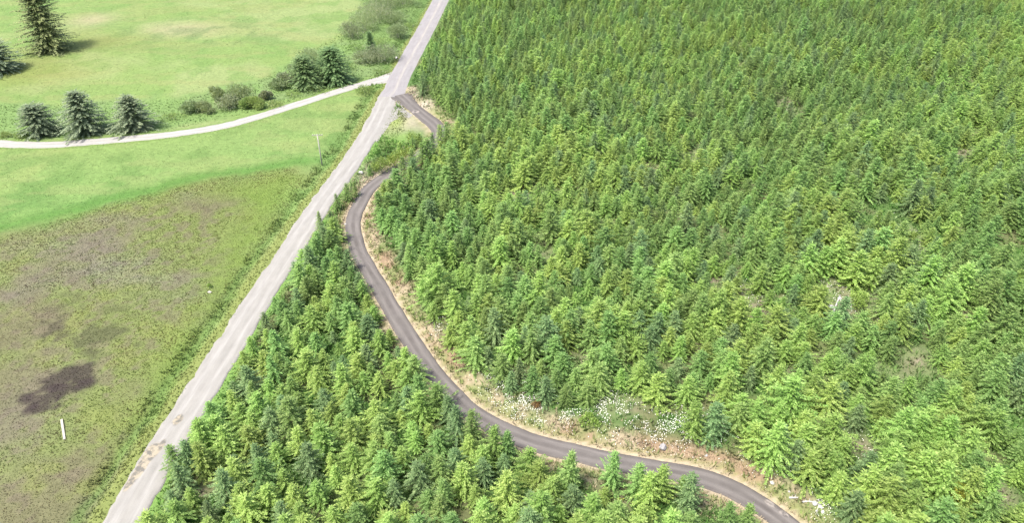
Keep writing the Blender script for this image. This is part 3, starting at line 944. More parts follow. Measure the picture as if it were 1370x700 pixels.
indiv = np.zeros(N_T, bool)
for kf in (False, True):
    idx = np.where(vis & (kindh == kf))[0]
    idx = idx[np.argsort(dist[idx])][:292]
    indiv[idx] = True
src, labels = {}, {}
for i in np.where(indiv)[0]:
    kind, tone, _, _ = VAR[vi[i]]
    size = 'small' if hh[i] < 5.0 else ('tall' if hh[i] > 7.0 else 'medium')
    slim = 'slim ' if wd[i] < 1.2 else ('broad ' if wd[i] > 1.38 else '')
    labels.setdefault(f'{size} {slim}{tone} {kind} {place_words(tu[i], tv[i])}', []).append(i)
ORD = ['second', 'third', 'fourth', 'fifth', 'sixth', 'seventh', 'eighth']
for lab, ids in labels.items():
    ids.sort(key=lambda q: tu[q])
    for k, i in enumerate(ids):
        l2 = lab
        if len(ids) > 1:
            l2 = lab + (', leftmost' if k == 0 else ', rightmost' if k == len(ids) - 1 else ', ' + ORD[min(k - 1, 6)] + ' from left')
            if len(l2.split()) > 16:
                l2 = lab
        o = plant(cx[i], cy[i], cz[i], hh[i], vi[i], rz[i], wd[i], l2, 'young ' + VAR[vi[i]][0] + 's of the plantation')
        src.setdefault(int(vi[i]), o)
for x, y, z, h, v, lab in extra:
    o = plant(x, y, z, h, v, rnd.uniform(0, 6.28), 1.0, lab, 'young ' + VAR[v][0] + 's of the plantation')
    src.setdefault(v, o)

# the rest of the plantation: one mass, drawn by geometry nodes from the same crowns and trunks
rest = ~indiv
me = bpy.data.meshes.new('distant_plantation')
n_r = int(rest.sum())
me.vertices.add(n_r)
me.vertices.foreach_set('co', np.stack([cx[rest], cy[rest], cz[rest] - .03], 1).astype(np.float32).ravel())
a = me.attributes.new('rz', 'FLOAT', 'POINT'); a.data.foreach_set('value', rz[rest].astype(np.float32))
sc3 = np.stack([hh[rest] / REF_H * wd[rest], hh[rest] / REF_H * wd[rest], hh[rest] / REF_H], 1)
a = me.attributes.new('sc', 'FLOAT_VECTOR', 'POINT'); a.data.foreach_set('vector', sc3.astype(np.float32).ravel())
a = me.attributes.new('vi', 'INT', 'POINT'); a.data.foreach_set('value', vi[rest].astype(np.int32))
for mm in ('fir_bright', 'fir_mid', 'fir_deep', 'bark'):
    me.materials.append(M[mm])
fo = obj('distant_plantation', me, kind='stuff', label='dense far part of the young conifer plantation filling the upper right', cat='forest')
ng = bpy.data.node_groups.new('plantation', 'GeometryNodeTree')
ng.interface.new_socket('Geometry', in_out='INPUT', socket_type='NodeSocketGeometry')
ng.interface.new_socket('Geometry', in_out='OUTPUT', socket_type='NodeSocketGeometry')
gi, go = ng.nodes.new('NodeGroupInput'), ng.nodes.new('NodeGroupOutput')
jout = ng.nodes.new('GeometryNodeJoinGeometry')
def gattr(nm, dt):
    n = ng.nodes.new('GeometryNodeInputNamedAttribute'); n.data_type = dt
    n.inputs['Name'].default_value = nm
    return n.outputs['Attribute']
avi, arz, asc = gattr('vi', 'INT'), gattr('rz', 'FLOAT'), gattr('sc', 'FLOAT_VECTOR')
cmb = ng.nodes.new('ShaderNodeCombineXYZ')
ng.links.new(arz, cmb.inputs['Z'])
for v, so in src.items():
    jn = ng.nodes.new('GeometryNodeJoinGeometry')
    for ch in so.children:
        oi = ng.nodes.new('GeometryNodeObjectInfo')
        oi.transform_space = 'ORIGINAL'
        oi.inputs['Object'].default_value = ch
        ng.links.new(oi.outputs['Geometry'], jn.inputs[0])
    g2 = ng.nodes.new('GeometryNodeGeometryToInstance')
    ng.links.new(jn.outputs[0], g2.inputs[0])
    cp = ng.nodes.new('FunctionNodeCompare'); cp.data_type = 'INT'; cp.operation = 'EQUAL'
    ii = [s for s in cp.inputs if s.type == 'INT' and s.enabled] or [cp.inputs[2], cp.inputs[3]]
    ng.links.new(avi, ii[0]); ii[1].default_value = v
    ip = ng.nodes.new('GeometryNodeInstanceOnPoints')
    ng.links.new(gi.outputs[0], ip.inputs['Points'])
    ng.links.new(cp.outputs['Result'], ip.inputs['Selection'])
    ng.links.new(jn.outputs[0], ip.inputs['Instance'])
    ng.links.new(cmb.outputs[0], ip.inputs['Rotation'])
    ng.links.new(asc, ip.inputs['Scale'])
    ng.nodes.remove(g2)
    ng.links.new(ip.outputs[0], jout.inputs[0])
ng.links.new(jout.outputs[0], go.inputs[0])
md = fo.modifiers.new('plantation', 'NODES')
md.node_group = ng
print('trees', N_T, 'individual', int(indiv.sum()), 'visible', int(vis.sum()))

# ------------------------------------------------------------------ lone conifers in the fields
def big_conifer(name, u, v, H, R, mat, label, cat, seed, **kw):
    x, y, z = pix_ground(u, v)
    o = empty(name, (x, y, z - .05), rnd.uniform(0, 6))
    tag(o, label, cat)
    p = dict(H=H, R=R, z0=.5, whorl=.40, nb=14, spray=.72, droop=.22, lift=.20, power=.8, ragged=.16, shoots=.3)
    p.update(kw)
    obj('trunk', trunk_mesh(H, .26, M['bark'], seed, 26, R, .9), o)
    obj('crown', conifer(seed, mat=mat, name='crown', **p), o)
    return o
big_conifer('spruce_tree', 55, 180, 8.8, 6.0, M['spruce'], 'squat dome-shaped dark spruce, leftmost of three beside the white lane', 'spruce tree', 201, power=.42, nb=15)
big_conifer('spruce_tree', 117, 178, 12.6, 6.5, M['spruce'], 'tall pointed dark spruce, middle of three beside the white lane', 'spruce tree', 202, power=.62, ragged=.26)
big_conifer('spruce_tree', 182, 174, 10.6, 6.4, M['spruce'], 'ragged dark spruce, rightmost of three beside the white lane', 'spruce tree', 203, power=.75, ragged=.32)
big_conifer('fir_tree', 68, 68, 24, 8.4, M['oldfir'], 'tall olive conifer standing alone in the upper left pasture', 'fir tree', 204, power=.5, whorl=.6, spray=1.0, nb=14, ragged=.36, z0=.9)
big_conifer('spruce_tree', -2, 95, 11.0, 8.0, M['spruce'], 'broad dark rounded conifer cut by the left edge of the photo', 'spruce tree', 205, power=.42, nb=16, spray=.85, whorl=.45)
big_conifer('spruce_tree', 410, 117, 10.0, 6.2, M['fir_deep'], 'spreading green spruce, left of the pair above the white lane', 'spruce tree', 206, power=.45, nb=15)
big_conifer('spruce_tree', 447, 110, 11.5, 6.6, M['fir_deep'], 'domed green spruce, right of the pair above the white lane', 'spruce tree', 207, power=.45, nb=15)
big_conifer('spruce_tree', 497, 76, 9.0, 2.2, M['fir_deep'], 'slim dark spruce poking out of grey shrubs left of the road', 'spruce tree', 208, spray=.6)

# ------------------------------------------------------------------ field shrubs
def shrub(name, u, v, wpx, hm, mat, label, cat, seed, n=900, leaf=.42, group=None, depth=.8, stem=None):
    x, y, z = pix_ground(u, v)
    t = (y * CP + (CAM_H - z) * SP) / F_PX
    W = wpx * t / 2 * 1.12
    r = random.Random(seed)
    lobes = []
    k = max(3, min(8, int(W * 1.4)))
    for i in range(k):
        a = 6.28 * i / k + r.uniform(-.5, .5); q = r.uniform(.35, .62)
        hz = hm * r.uniform(.32, .55)
        lobes.append((math.cos(a) * W * q, math.sin(a) * W * q * depth, hz * .9, W * r.uniform(.34, .5), W * r.uniform(.34, .5) * depth, hz))
    lobes.append((0, 0, hm * .5, W * .5, W * .5 * depth, hm * .5))
    o = empty(name, (x, y, z - .02), r.uniform(-.3, .3))
    tag(o, label, cat, group)
    obj('stem', stems_mesh(seed, 7, hm * .75, W * .6, .05, stem or M['greybark']), o)
    obj('foliage', shrub_mesh(seed, lobes, n, leaf, mat), o)
    return o
WIL = [(540, 6, 38, 5.6, 'willow', 'grey-green willow shrub at the top edge beside the road'),
       (520, 18, 46, 6.6, 'willow', 'large grey-green willow shrub in the hedge left of the upper road'),
       (500, 30, 46, 6.0, 'dogwood', 'dull grey willow shrub in the hedge, beside the open pasture'),
       (506, 4, 50, 6.4, 'willow', 'grey-green willow shrub cut by the top edge, furthest left in the hedge'),
       (488, 40, 38, 5.4, 'willow', 'grey-green willow shrub in the lower half of the hedge'),
       (512, 10, 44, 6.0, 'dogwood', 'dull grey willow shrub in the upper half of the hedge'),
       (530, 30, 30, 3.6, 'willow', 'lower willow shrub on the road side of the hedge'),
       (402, 100, 30, 3.6, 'willow', 'grey-green shrub at the upper left of the pair of spruces'),
       (372, 118, 22, 2.2, 'willow', 'low grey-green shrub between lane thicket and spruces'),
       (472, 50, 36, 4.6, 'dogwood', 'smaller grey willow shrub at the lower end of the hedge'),
       (533, 50, 30, 4.4, 'willow', 'grey-green shrub close to the left edge of the upper road'),
       (516, 82, 40, 4.6, 'dogwood', 'round grey twiggy shrub just left of the upper road bend'),
       (492, 84, 36, 3.6, 'dogwood', 'pale grey twiggy shrub around the slim dark spruce'),
       (417, 85, 36, 4.4, 'willow', 'grey-green shrub behind the pair of spruces above the lane'),
       (386, 110, 26, 2.6, 'dogwood', 'low grey twiggy shrub left of the pair of spruces'),
       (256, 150, 24, 2.8, 'willow', 'low pale shrub, left of two by the lane, apart from the thicket'),
       (276, 150, 24, 2.5, 'willow', 'low pale shrub, right of two by the lane, apart from the thicket'),
       (294, 133, 20, 3.2, 'willow', 'small round shrub at the upper left of the lane thicket'),
       (307, 145, 30, 3.4, 'dogwood', 'grey-pink twiggy shrub in the thicket above the lane'),
       (324, 136, 30, 4.2, 'willow', 'tallest grey-green shrub in the thicket above the lane'),
       (332, 144, 20, 2.6, 'bramble', 'small bright green bush at the front of the lane thicket'),
       (345, 145, 22, 2.8, 'bramble', 'rounded green bush at the right end of the lane thicket'),
       (356, 133, 16, 2.2, 'dogwood', 'small greyish bush behind the right end of the lane thicket')]
for i, (u, v, wp, hm, mt, lab) in enumerate(WIL):
    wp, hm = wp * 1.22, hm * 1.3
    shrub('willow_shrub' if mt != 'bramble' else 'green_bush', u, v, wp, hm, M[mt], lab, 'shrub', 300 + i, 3400, .42, 'shrubs along the lane and hedge')
LOW = [(488, 124, 34, 1.9, 'bramble', 'low spreading bramble heap in the corner of lane and road', 1100),
       (28, 184, 26, 1.3, 'bramble', 'low leafy weeds left of the squat spruce', 500),
       (10, 183, 20, 1.4, 'bramble', 'low leafy weeds by the lane at the left edge', 450),
       (425, 122, 40, 1.3, 'bramble', 'low green weeds in front of the pair of spruces', 600),
       (392, 128, 30, 1.2, 'bramble', 'low green weeds between lane and grey shrub', 500),
       (462, 92, 40, 2.2, 'bramble', 'green brush between the domed spruce and the grey shrubs', 900),
       (480, 66, 40, 2.4, 'bramble', 'green brush in the middle of the strip below the hedge', 900),
       (508, 58, 36, 2.2, 'bramble', 'green brush between hedge and roadside shrub', 800),
       (512, 98, 34, 1.3, 'bramble', 'low green brush where the white lane meets the road', 600),
       (366, 142, 34, 1.5, 'bramble', 'low green brush right of the lane thicket', 700),
       (232, 158, 34, 1.3, 'bramble', 'low green brush right of the ragged spruce', 600),
       (552, 36, 26, 1.6, 'bramble', 'low green brush on the left verge of the upper road', 500)]
for i, (u, v, wp, hm, mt, lab, n) in enumerate(LOW):
    shrub('bramble_bush', u, v, wp, hm, M[mt], lab, 'bush', 340 + i, n, .38)
MISC = [(546, 219, 26, 5.4, 'alder', 'broadleaf bush at the right end of the dark row by the junction', 'broadleaf_shrub', 1400),
        (529, 226, 28, 5.2, 'alder', 'broadleaf bush in the middle of the dark row by the junction', 'broadleaf_shrub', 1400),
        (511, 232, 28, 4.6, 'alder', 'broadleaf bush at the left end of the dark row by the junction', 'broadleaf_shrub', 1400),
        (553, 194, 26, 4.0, 'alder', 'small bush on the sandy island at the track mouth', 'broadleaf_shrub', 800),
        (1146, 412, 30, 3.2, 'alder', 'round light green bush in the big pale forest gap', 'broadleaf_shrub', 1300),
        (1216, 322, 18, 2.2, 'alder', 'light green bush beside the brown forest gap on the right', 'broadleaf_shrub', 700),
        (788, 566, 30, 1.6, 'alder', 'rounded green bush on the flowery bank above the track', 'broadleaf_shrub', 900),
        (717, 545, 13, 1.3, 'rust', 'small rust-brown bush on the flowery bank', 'rusty_bush', 500),
        (830, 672, 8, .9, 'broom', 'tiny yellow-orange bush among firs at the bottom', 'yellow_bush', 260),
        (1040, 600, 46, 1.6, 'bramble', 'wide low green thicket at the forest edge lower right', 'bramble_bush', 1500),
        (1000, 420, 24, 1.5, 'bramble', 'pale low bush in the forest gap right of centre', 'bramble_bush', 600),
        (920, 232, 36, 2.6, 'alder', 'light green broadleaf patch inside the upper plantation', 'broadleaf_shrub', 900),
        (703, 726, 56, 5.6, 'bramble', 'pale yellow-green leafy crown at the bottom edge', 'broadleaf_shrub', 2600),
        (509, 466, 17, 2.6, 'alder', 'bright lime bush at the track edge by the straight part', 'broadleaf_shrub', 900),
        (1275, 672, 20, 4.0, 'broom', 'yellow bush among firs in the bottom right corner', 'yellow_bush', 700),
        (281, 385, 8, 1.0, 'alder', 'small bright green plant alone in the marshy field', 'green_plant', 260)]
for i, (u, v, wp, hm, mt, lab, nm, n) in enumerate(MISC):
    shrub(nm, u, v, wp, hm, M[mt], lab, 'bush', 360 + i, n, .34 if wp > 14 else .22)

# ------------------------------------------------------------------ loose objects
M['wood'] = plain_mat('pole_wood', (0.240, 0.224, 0.200), (0.368, 0.352, 0.320), 3, .9, .01, (6.400, 6.400, 0.480))
M['plank'] = plain_mat('weathered_plank', (0.216, 0.202, 0.166), (0.331, 0.310, 0.266), 2.5, .85, .01, (4.320, 0.720, 4.320))
M['white'] = plain_mat('white_enamel', (0.560, 0.560, 0.544), (0.640, 0.640, 0.632), 4, .4, .002)
M['dark'] = plain_mat('dark_painted_steel', (0.03, 0.03, 0.032), (0.06, 0.055, 0.05), 6, .5, .002)
M['glassy'] = plain_mat('porcelain', (0.385, 0.392, 0.392), (0.476, 0.476, 0.469), 5, .3, .002)
M['rock'] = plain_mat('grey_rock', (0.12, 0.115, 0.12), (0.30, 0.29, 0.29), 2.2, .9, .06)
M['palerock'] = plain_mat('pale_rock', (0.223, 0.217, 0.211), (0.384, 0.378, 0.366), 2.2, .9, .05)

x, y, z = pix_ground(431, 221)
PH = 8.8
p = empty('utility_pole', (x, y, z), .12)
tag(p, 'slim pale wooden utility pole with a single crossarm in the green field', 'utility pole')
m = MB(); m.tube([(0, 0, -.6), (0, 0, PH * .5), (0, 0, PH)], [.17, .145, .115], 10); obj('pole', m.mesh('pole', M['wood'], True), p)
m = MB(); m.box((0, .16, PH - .35), (2.7, .12, .16)); arm = obj('crossarm', m.mesh('crossarm', M['plank']), p)
for sx in (-1.2, -.55, .55, 1.2):
    m = MB(); m.tube([(sx, .16, PH - .27), (sx, .16, PH - .19), (sx, .16, PH - .12), (sx, .16, PH - .05)], [.025, .06, .075, .045], 8)
    obj('insulator', m.mesh('insulator', M['glassy'], True), arm)
for sx in (-1, 1):
    m = MB(); m.tube([(0, .135, PH - 1.1), (sx * .75, .16, PH - .42)], [.028, .028], 5); obj('brace', m.mesh('brace', M['wood']), p)

def plank(name, u1, v1, u2, v2, wdt, thk, label, mat, cat='plank'):
    a = Vector(pix_ground(u1, v1)); b = Vector(pix_ground(u2, v2))
    c = (a + b) / 2; L = (b - a).length; ang = math.atan2(b.y - a.y, b.x - a.x)
    m = MB(); r = random.Random(u1)
    n = 8
    for i in range(n + 1):
        q = (i / n - .5) * L
        ww = wdt / 2 * (1 + r.uniform(-.06, .06)); 
        for sx, sz in ((-1, 0), (1, 0), (1, 1), (-1, 1)):
            m.v.append((q + (r.uniform(-.05, .05) if i in (0, n) else 0), sx * ww, sz * thk + .03 * math.sin(i * .9)))
    for i in range(n):
        for k in range(4):
            m.f.append((i * 4 + k, i * 4 + (k + 1) % 4, i * 4 + 4 + (k + 1) % 4, i * 4 + 4 + k))
    m.f += [(3, 2, 1, 0), (n * 4, n * 4 + 1, n * 4 + 2, n * 4 + 3)]
    zmax = max(a.z, b.z)
    o = obj(name, m.mesh(name, mat), label=label, cat=cat)
    o.location = (c.x, c.y, c.z - .02); o.rotation_euler = (0, -math.atan2(b.z - a.z, L), ang)
    return o
plank('weathered_plank', 82.5, 562, 86.5, 589, .34, .16, 'pale weathered plank lying alone in the brown marshy field', M['plank'])
plank('stump_slab', 278.5, 390.5, 282.5, 392, .5, .14, 'pale flat slab beside the small green plant in the marsh', M['plank'], 'slab')

def log(name, u1, v1, u2, v2, rad, label, mat):
    a = Vector(pix_ground(u1, v1)); b = Vector(pix_ground(u2, v2))
    m = MB(); r = random.Random(int(u1))
    pts = [a.lerp(b, i / 6) + Vector((r.uniform(-.05, .05), r.uniform(-.05, .05), rad * .8)) for i in range(7)]
    org = pts[0].copy()
    m.tube([p_ - org for p_ in pts], [rad * (1 - .06 * i) for i in range(7)], 8)
    for k in (2, 4):
        q = pts[k] - org
        m.tube([q, q + Vector((.1, .3, .28))], [rad * .4, rad * .15], 5)
    o = obj(name, m.mesh(name, mat, True), label=label, cat='log')
    o.location = org
    return o
log('bleached_log', 1056, 667.5, 1068, 667.0, .16, 'bleached short log on the verge, left of two by the lower track', M['palerock'])
log('bleached_log', 1073, 672.5, 1087, 672, .14, 'bleached short log on the verge, right of two by the lower track', M['palerock'])
log('bleached_log', 1112, 425, 1124, 396, .2, 'long bleached log in the big pale forest gap', M['palerock'])
log('bleached_log', 1049, 156, 1056, 138, .22, 'thin bleached log in the far forest gap', M['greybark'])
log('bleached_log', 684, 272, 694, 266, .2, 'bleached log in the forest gap above the track curve', M['palerock'])

def rock(name, u, v, size, mat, label, seed, group=None, cat='rock', sink=.25):
    import bmesh
    bm = bmesh.new()
    bmesh.ops.create_icosphere(bm, subdivisions=3, radius=1)
    r = random.Random(seed)
    cuts = [(Vector((r.gauss(0, 1), r.gauss(0, 1), r.gauss(0, 1))).normalized(), r.uniform(.62, .95)) for _ in range(9)]
    for vt in bm.verts:
        for nn, dd in cuts:
            e = vt.co.dot(nn) - dd
            if e > 0: vt.co -= nn * e
        vt.co += vt.co.normalized() * (float(vnoise(vt.co.x + seed, vt.co.y + vt.co.z, .4, seed)) - .5) * .12
        vt.co = Vector((vt.co.x * size[0], vt.co.y * size[1], vt.co.z * size[2]))
    me = bpy.data.meshes.new(name); bm.to_mesh(me); bm.free()
    me.materials.append(mat)
    x, y, z = pix_ground(u, v)
    o = obj(name, me, label=label, cat=cat, group=group)
    o.location = (x, y, z + size[2] * (1 - sink) - .1)
    o.rotation_euler = (0, 0, r.uniform(0, 6))
    return o
rock('boulder', 887, 600, (.62, .58, .5), M['rock'], 'round dark grey boulder on the bank above the lower track', 5)
for i, (u, v, s) in enumerate([(1090, 674, .5), (1097, 670, .42), (1098, 678, .45), (1093, 684, .3), (1103, 675, .3), (1101, 686, .34)]):
    rock('pale_rock', u, v, (s, s * .8, s * .55), M['palerock'], ['largest pale rock, left end of the rock heap by the lower track', 'pale rock at the upper edge of the rock heap', 'pale rock in the middle of the rock heap', 'small pale rock low on the left of the heap', 'small pale rock at the right side of the heap', 'pale rock at the lower end of the rock heap'][i], 20 + i, 'rock heap on the track verge')
for i, (u, v, s, lab) in enumerate([(1033, 647, .38, 'pale grey rock on the bank by the reddish bracken'), (1056, 658, .22, 'small white rock on the verge above the left log'), (945, 610, .3, 'grey rock in the straw bank right of the boulder'),
                                    (483, 232, .7, 'white rock in the grass by the gravel road below the junction'), (462, 300, .35, 'pale rock on the left verge of the track curve'), (1112, 412, .6, 'pale rock in the big forest gap, left of the log'), (1123, 400, .5, 'pale rock in the big forest gap, right of the log')]):
    rock('pale_rock', u, v, (s, s * .8, s * .6), M['palerock'], lab, 40 + i)

x, y, z = pix_ground(531, 82)
mb = empty('mailbox', (x, y, z), .5)
tag(mb, 'dark roadside mailbox with white top at the left edge of the upper road', 'mailbox')
m = MB(); m.box((0, 0, .45), (.12, .12, 1.3)); obj('post', m.mesh('post', M['dark']), mb)
m = MB()
prof = [(-.26, 0), (.26, 0), (.26, .3)] + [(.26 * math.cos(t), .3 + .26 * math.sin(t)) for t in np.linspace(.3, math.pi - .3, 7)] + [(-.26, .3)]
n_ = len(prof)
for yy_ in (-.5, .5):
    m.v += [(px, yy_, 1.1 + pz) for px, pz in prof]
m.f = [tuple(range(n_)), tuple(range(2 * n_ - 1, n_ - 1, -1))] + [(i, i + n_, (i + 1) % n_ + n_, (i + 1) % n_) for i in range(n_)]
bx_ = obj('box', m.mesh('box', M['white']), mb)
m = MB(); m.box((0, -.515, 1.33), (.46, .025, .42)); obj('door', m.mesh('door', M['dark']), bx_)
m = MB(); m.box((.29, .1, 1.55), (.03, .05, .3)); m.box((.29, .18, 1.66), (.031, .16, .1)); obj('flag', m.mesh('flag', M['dark']), bx_)

# ------------------------------------------------------------------ ground cover
def tufts(name, X, Y, hgt, wid, blades, col, label, cat, spread=.5, seed=0):
    r = np.random.default_rng(seed)
    n = len(X)
    if n == 0: return
    Z = ground_h(X, Y)
    hgt = np.broadcast_to(hgt, n); wid = np.broadcast_to(wid, n)
    N = n * blades
    bx = np.repeat(X, blades); by = np.repeat(Y, blades); bz = np.repeat(Z, blades)
    h = np.repeat(hgt, blades) * r.uniform(.6, 1.3, N); w_ = np.repeat(wid, blades) * r.uniform(.6, 1.2, N)
    a = r.uniform(0, 6.283, N); q = spread * np.repeat(hgt, blades) * r.random(N)
    ox, oy = np.cos(a) * q * .6, np.sin(a) * q * .6
    lean = r.uniform(.15, .9, N) * h
    P0 = np.stack([bx + ox - np.sin(a) * w_ / 2, by + oy + np.cos(a) * w_ / 2, bz - .03], 1)
    P1 = np.stack([bx + ox + np.sin(a) * w_ / 2, by + oy - np.cos(a) * w_ / 2, bz - .03], 1)
    P2 = np.stack([bx + ox + np.cos(a) * lean, by + oy + np.sin(a) * lean, bz + h], 1)
    V = np.stack([P0, P1, P2], 1).reshape(-1, 3)
    T = np.arange(N * 3).reshape(-1, 3)
    c = np.repeat(col, blades, 0) * r.uniform(.82, 1.2, (N, 1))
    return obj(name, np_mesh(name, V, T, M['tuft'], cols=np.repeat(c, 3, 0)), kind='stuff', label=label, cat=cat)

def scatter(pp, dens, seed):
    """random ground points inside a ground polygon, only what the frame can see"""
    r = np.random.default_rng(seed)
    P = np.array(pp)
    lo = np.maximum(P.min(0), (-260, 40)); hi = np.minimum(P.max(0), (260, 360))
    n = int((hi - lo).prod() * dens)
    x = r.uniform(lo[0], hi[0], n); y = r.uniform(lo[1], hi[1], n)
    u, v = project(x, y, 0 * x)
    k = inside(x, y, pp) & (u > -60) & (u < 1430) & (v > -40) & (v < 745)
    return x[k], y[k]

def off_road(x, y, m=.3):
    dgr = poly_dist(x, y, GL); dno = poly_dist(x, y, NL); dtk = poly_dist(x, y, TL); dla = poly_dist(x, y, LL)
    return (dgr > 2.8 + m) & (dno > 3.7 + m) & (dtk > 1.75 + m) & (dla > 1.9 + m)

x, y = scatter(BOG, 13.0, 1)
k = off_road(x, y); x, y = x[k], y[k]
c = ground_col(x, y); rr = np.random.default_rng(3)
dk = (c.sum(1) < .25)
br = (fbm(x, y, 1.6, 171, 3) > .54)[:, None]
c = np.where(br, c * np.array((.95, .76, .86)), c * np.array((1.12, 1.20, 1.0)))
tufts('sedge', x, y, rr.uniform(.05, .15, len(x)) * np.where(dk, .6, 1), rr.uniform(.1, .2, len(x)), 5, c, 'olive and brown sedge tussocks covering the marshy field', 'sedge', 1.1, 2)
x, y = scatter(LOWER, 4.0, 4)
k = off_road(x, y) & ~inside(x, y, BOG); x, y = x[k], y[k]
tufts('meadow_grass', x, y, rr.uniform(.03, .10, len(x)), rr.uniform(.1, .2, len(x)), 4, ground_col(x, y) * rr.uniform(.95, 1.22, (len(x), 1)), 'bright green grass between the white lane and the marsh', 'grass', 1.2, 5)
PAST = gpoly([(-60, -30), (600, -30), (520, 100), (400, 134), (220, 175), (0, 187), (-60, 187)])
x, y = scatter(PAST, 1.5, 6)
k = off_road(x, y); x, y = x[k], y[k]
k = (.35 + .4 * vnoise(x, y, 1.0, 15) + .35 * inside(x, y, STRIP)) > .5; x, y = x[k], y[k]
st = inside(x, y, STRIP)
tufts('pasture_grass', x, y, np.where(st, rr.uniform(.12, .3, len(x)), rr.uniform(.04, .1, len(x))), rr.uniform(.12, .28, len(x)), 5, ground_col(x, y) * rr.uniform(.98, 1.2, (len(x), 1)), 'pale green pasture grass above the white lane', 'grass', 1.3, 7)
# tall roadside herbs left of the gravel road, and its right-hand edge
def along(line, lo, hi, dens, seed):
    r = np.random.default_rng(seed)
    P = np.asarray(line); d = np.gradient(P, axis=0); d /= np.linalg.norm(d, axis=1)[:, None]
    s = np.linalg.norm(np.diff(P, axis=0), axis=1).sum()
    n = int(s * abs(hi - lo) * dens)
    i = r.integers(0, len(P), n); o = r.uniform(lo, hi, n)
    nr = np.stack([d[:, 1], -d[:, 0]], 1)
    p = P[i] + nr[i] * o[:, None] + r.normal(0, .3, (n, 2))
    u, v = project(p[:, 0], p[:, 1], 0 * p[:, 0])
    k = (u > -60) & (u < 1430) & (v > -40) & (v < 745)
    return p[k, 0], p[k, 1], o[k]
X, Y, O = [], [], []
for lo, hi in ((2.9, 8.5), (-8.5, -2.9)):
    x, y, o = along(gravel_line, lo, hi, 5.0, int(lo * 10 + 200)); X.append(x); Y.append(y)
x, y, o = along(north_line, -9, 9, 2.5, 9); X.append(x); Y.append(y)
X, Y = np.concatenate(X), np.concatenate(Y)
k = off_road(X, Y, .05); X, Y = X[k], Y[k]
dd = np.minimum(poly_dist(X, Y, GL), poly_dist(X, Y, NL))
tall = (vnoise(X, Y, 3, 25) > .62) & (dd > 5.2)
tufts('roadside_grass', X, Y, np.where(tall, rr.uniform(.25, .6, len(X)), rr.uniform(.08, .24, len(X))), rr.uniform(.14, .32, len(X)), 5, ground_col(X, Y) * np.where(tall, 1.15, 1.15)[:, None] * rr.uniform(.9, 1.2, (len(X), 1)), 'rough green grass and weeds along the gravel road', 'grass', .9, 10)
# straw and bracken on the track banks
x1, y1, _ = along(track_line, 1.9, 7.5, 4.5, 12)
x2, y2, _ = along(track_line, -7.5, -1.9, 4.5, 13)
X, Y = np.concatenate([x1, x2]), np.concatenate([y1, y2])
k = off_road(X, Y, .25) & (vnoise(X, Y, 2.4, 55) > .25) & (gauss(X, Y, 548, 165, 9, 12) < .35); X, Y = X[k], Y[k]
c = ground_col(X, Y)
straw = (rr.random(len(X)) < .35)[:, None]
c = np.where(straw, np.array((.36, .30, .2)), c * 1.1)
tufts('bank_grass', X, Y, rr.uniform(.15, .5, len(X)), rr.uniform(.08, .2, len(X)), 5, c, 'dry straw-coloured grass on the banks of the asphalt track', 'grass', 1.0, 14)
# undergrowth of the plantation
FP = [tuple(p) for p in np.array(RIGHT)]
x, y = scatter(FP, 1.3, 15); x2, y2 = scatter(WEDGE, 1.8, 16)
X, Y = np.concatenate([x, x2]), np.concatenate([y, y2])
k = off_road(X, Y, 1.0) & (gauss(X, Y, 548, 165, 9, 12) < .4); X, Y = X[k], Y[k]
tufts('undergrowth', X, Y, rr.uniform(.25, .8, len(X)), rr.uniform(.2, .42, len(X)), 6, ground_col(X, Y) * np.array((.9, 1.15, .85)) * rr.uniform(.9, 1.4, (len(X), 1)), 'low leafy undergrowth between the young conifers', 'undergrowth', 1.3, 17)

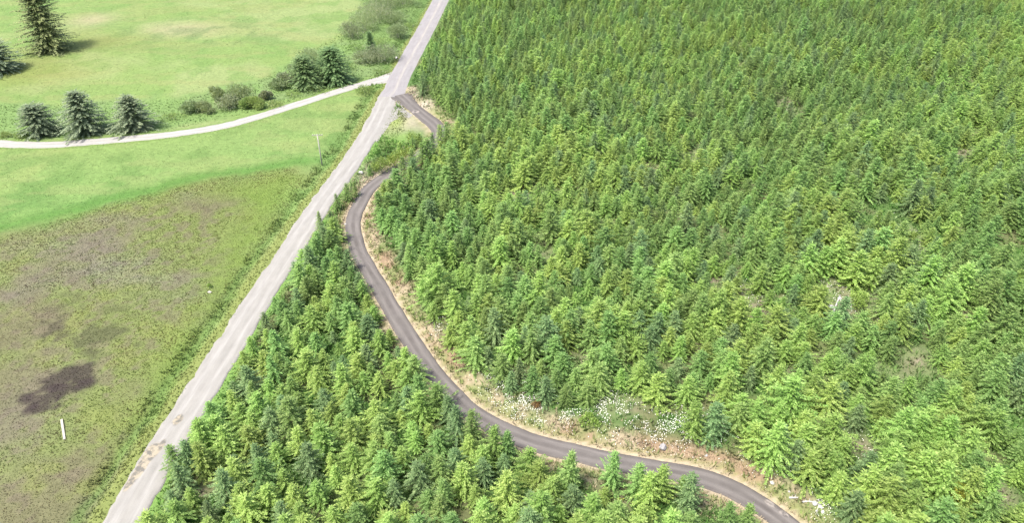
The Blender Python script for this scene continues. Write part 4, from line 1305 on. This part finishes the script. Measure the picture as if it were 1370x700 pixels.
# white daisies
def flowers(name, spots, n, size, col, label, seed):
    r = np.random.default_rng(seed)
    X, Y = [], []
    for u, v, ru, rv, wgt in spots:
        a, b = gp(u, v)
        k = int(n * wgt)
        X.append(a + r.normal(0, ru, k)); Y.append(b + r.normal(0, rv, k))
    X, Y = np.concatenate(X), np.concatenate(Y)
    k = off_road(X, Y, .7) & (vnoise(X, Y, 1.2, seed) > .35); X, Y = X[k], Y[k]
    Z = ground_h(X, Y) + r.uniform(.3, .65, len(X))
    s = size * r.uniform(.6, 1.3, len(X))
    a = r.uniform(0, 6.28, len(X))
    V = []
    for j in range(5):
        t = a + j * 1.2566
        V.append(np.stack([X + np.cos(t) * s / 2, Y + np.sin(t) * s / 2, Z + np.sin(t + 1) * s * .15], 1))
    V.append(np.stack([X, Y, Z - .25 - .3], 1))       # stalk foot
    V.append(np.stack([X + .02, Y, Z - .25 - .3], 1))
    V = np.stack(V, 1).reshape(-1, 3)
    b = np.arange(len(X))[:, None] * 7
    T = np.concatenate([b + np.array([[0, 1, 2]]), b + np.array([[0, 2, 3]]), b + np.array([[0, 3, 4]]), b + np.array([[5, 6, 0]])])
    cols = np.tile(np.array(col), (len(V), 1))
    cols.reshape(-1, 7, 3)[:, 5:] = (.15, .22, .06)
    obj(name, np_mesh(name, V, T, M['tuft'], cols=cols), kind='stuff', label=label, cat='flowers')
SPOTS = [(675, 520, 2.2, 1.6, .16), (700, 540, 2.5, 1.6, .22), (735, 556, 3, 1.5, .2), (760, 562, 3, 1.2, .12), (812, 545, 1.4, 2.4, .12), (826, 562, 2, 1.5, .12), (890, 582, 2.6, 1.8, .2), (925, 580, 2.4, 2.2, .2),
         (1116, 408, 2.5, 5, .12), (588, 447, 1.2, 2.0, .06), (700, 565, 4, 1.2, .06), (1020, 630, 2, 1.5, .04), (1098, 680, 1.2, 1.4, .08), (1030, 612, 2, 2, .04), (840, 590, 5, 1.2, .06), (690, 266, 2.5, 3, .05), (1003, 405, 2.5, 3, .06), (1210, 335, 2, 4, .03), (1145, 610, 2, 2, .05), (960, 585, 1.5, 1.2, .04)]
flowers('white_daisies', SPOTS, 2300, .10, (.74, .74, .68), 'white daisies scattered over the bank above the track', 18)
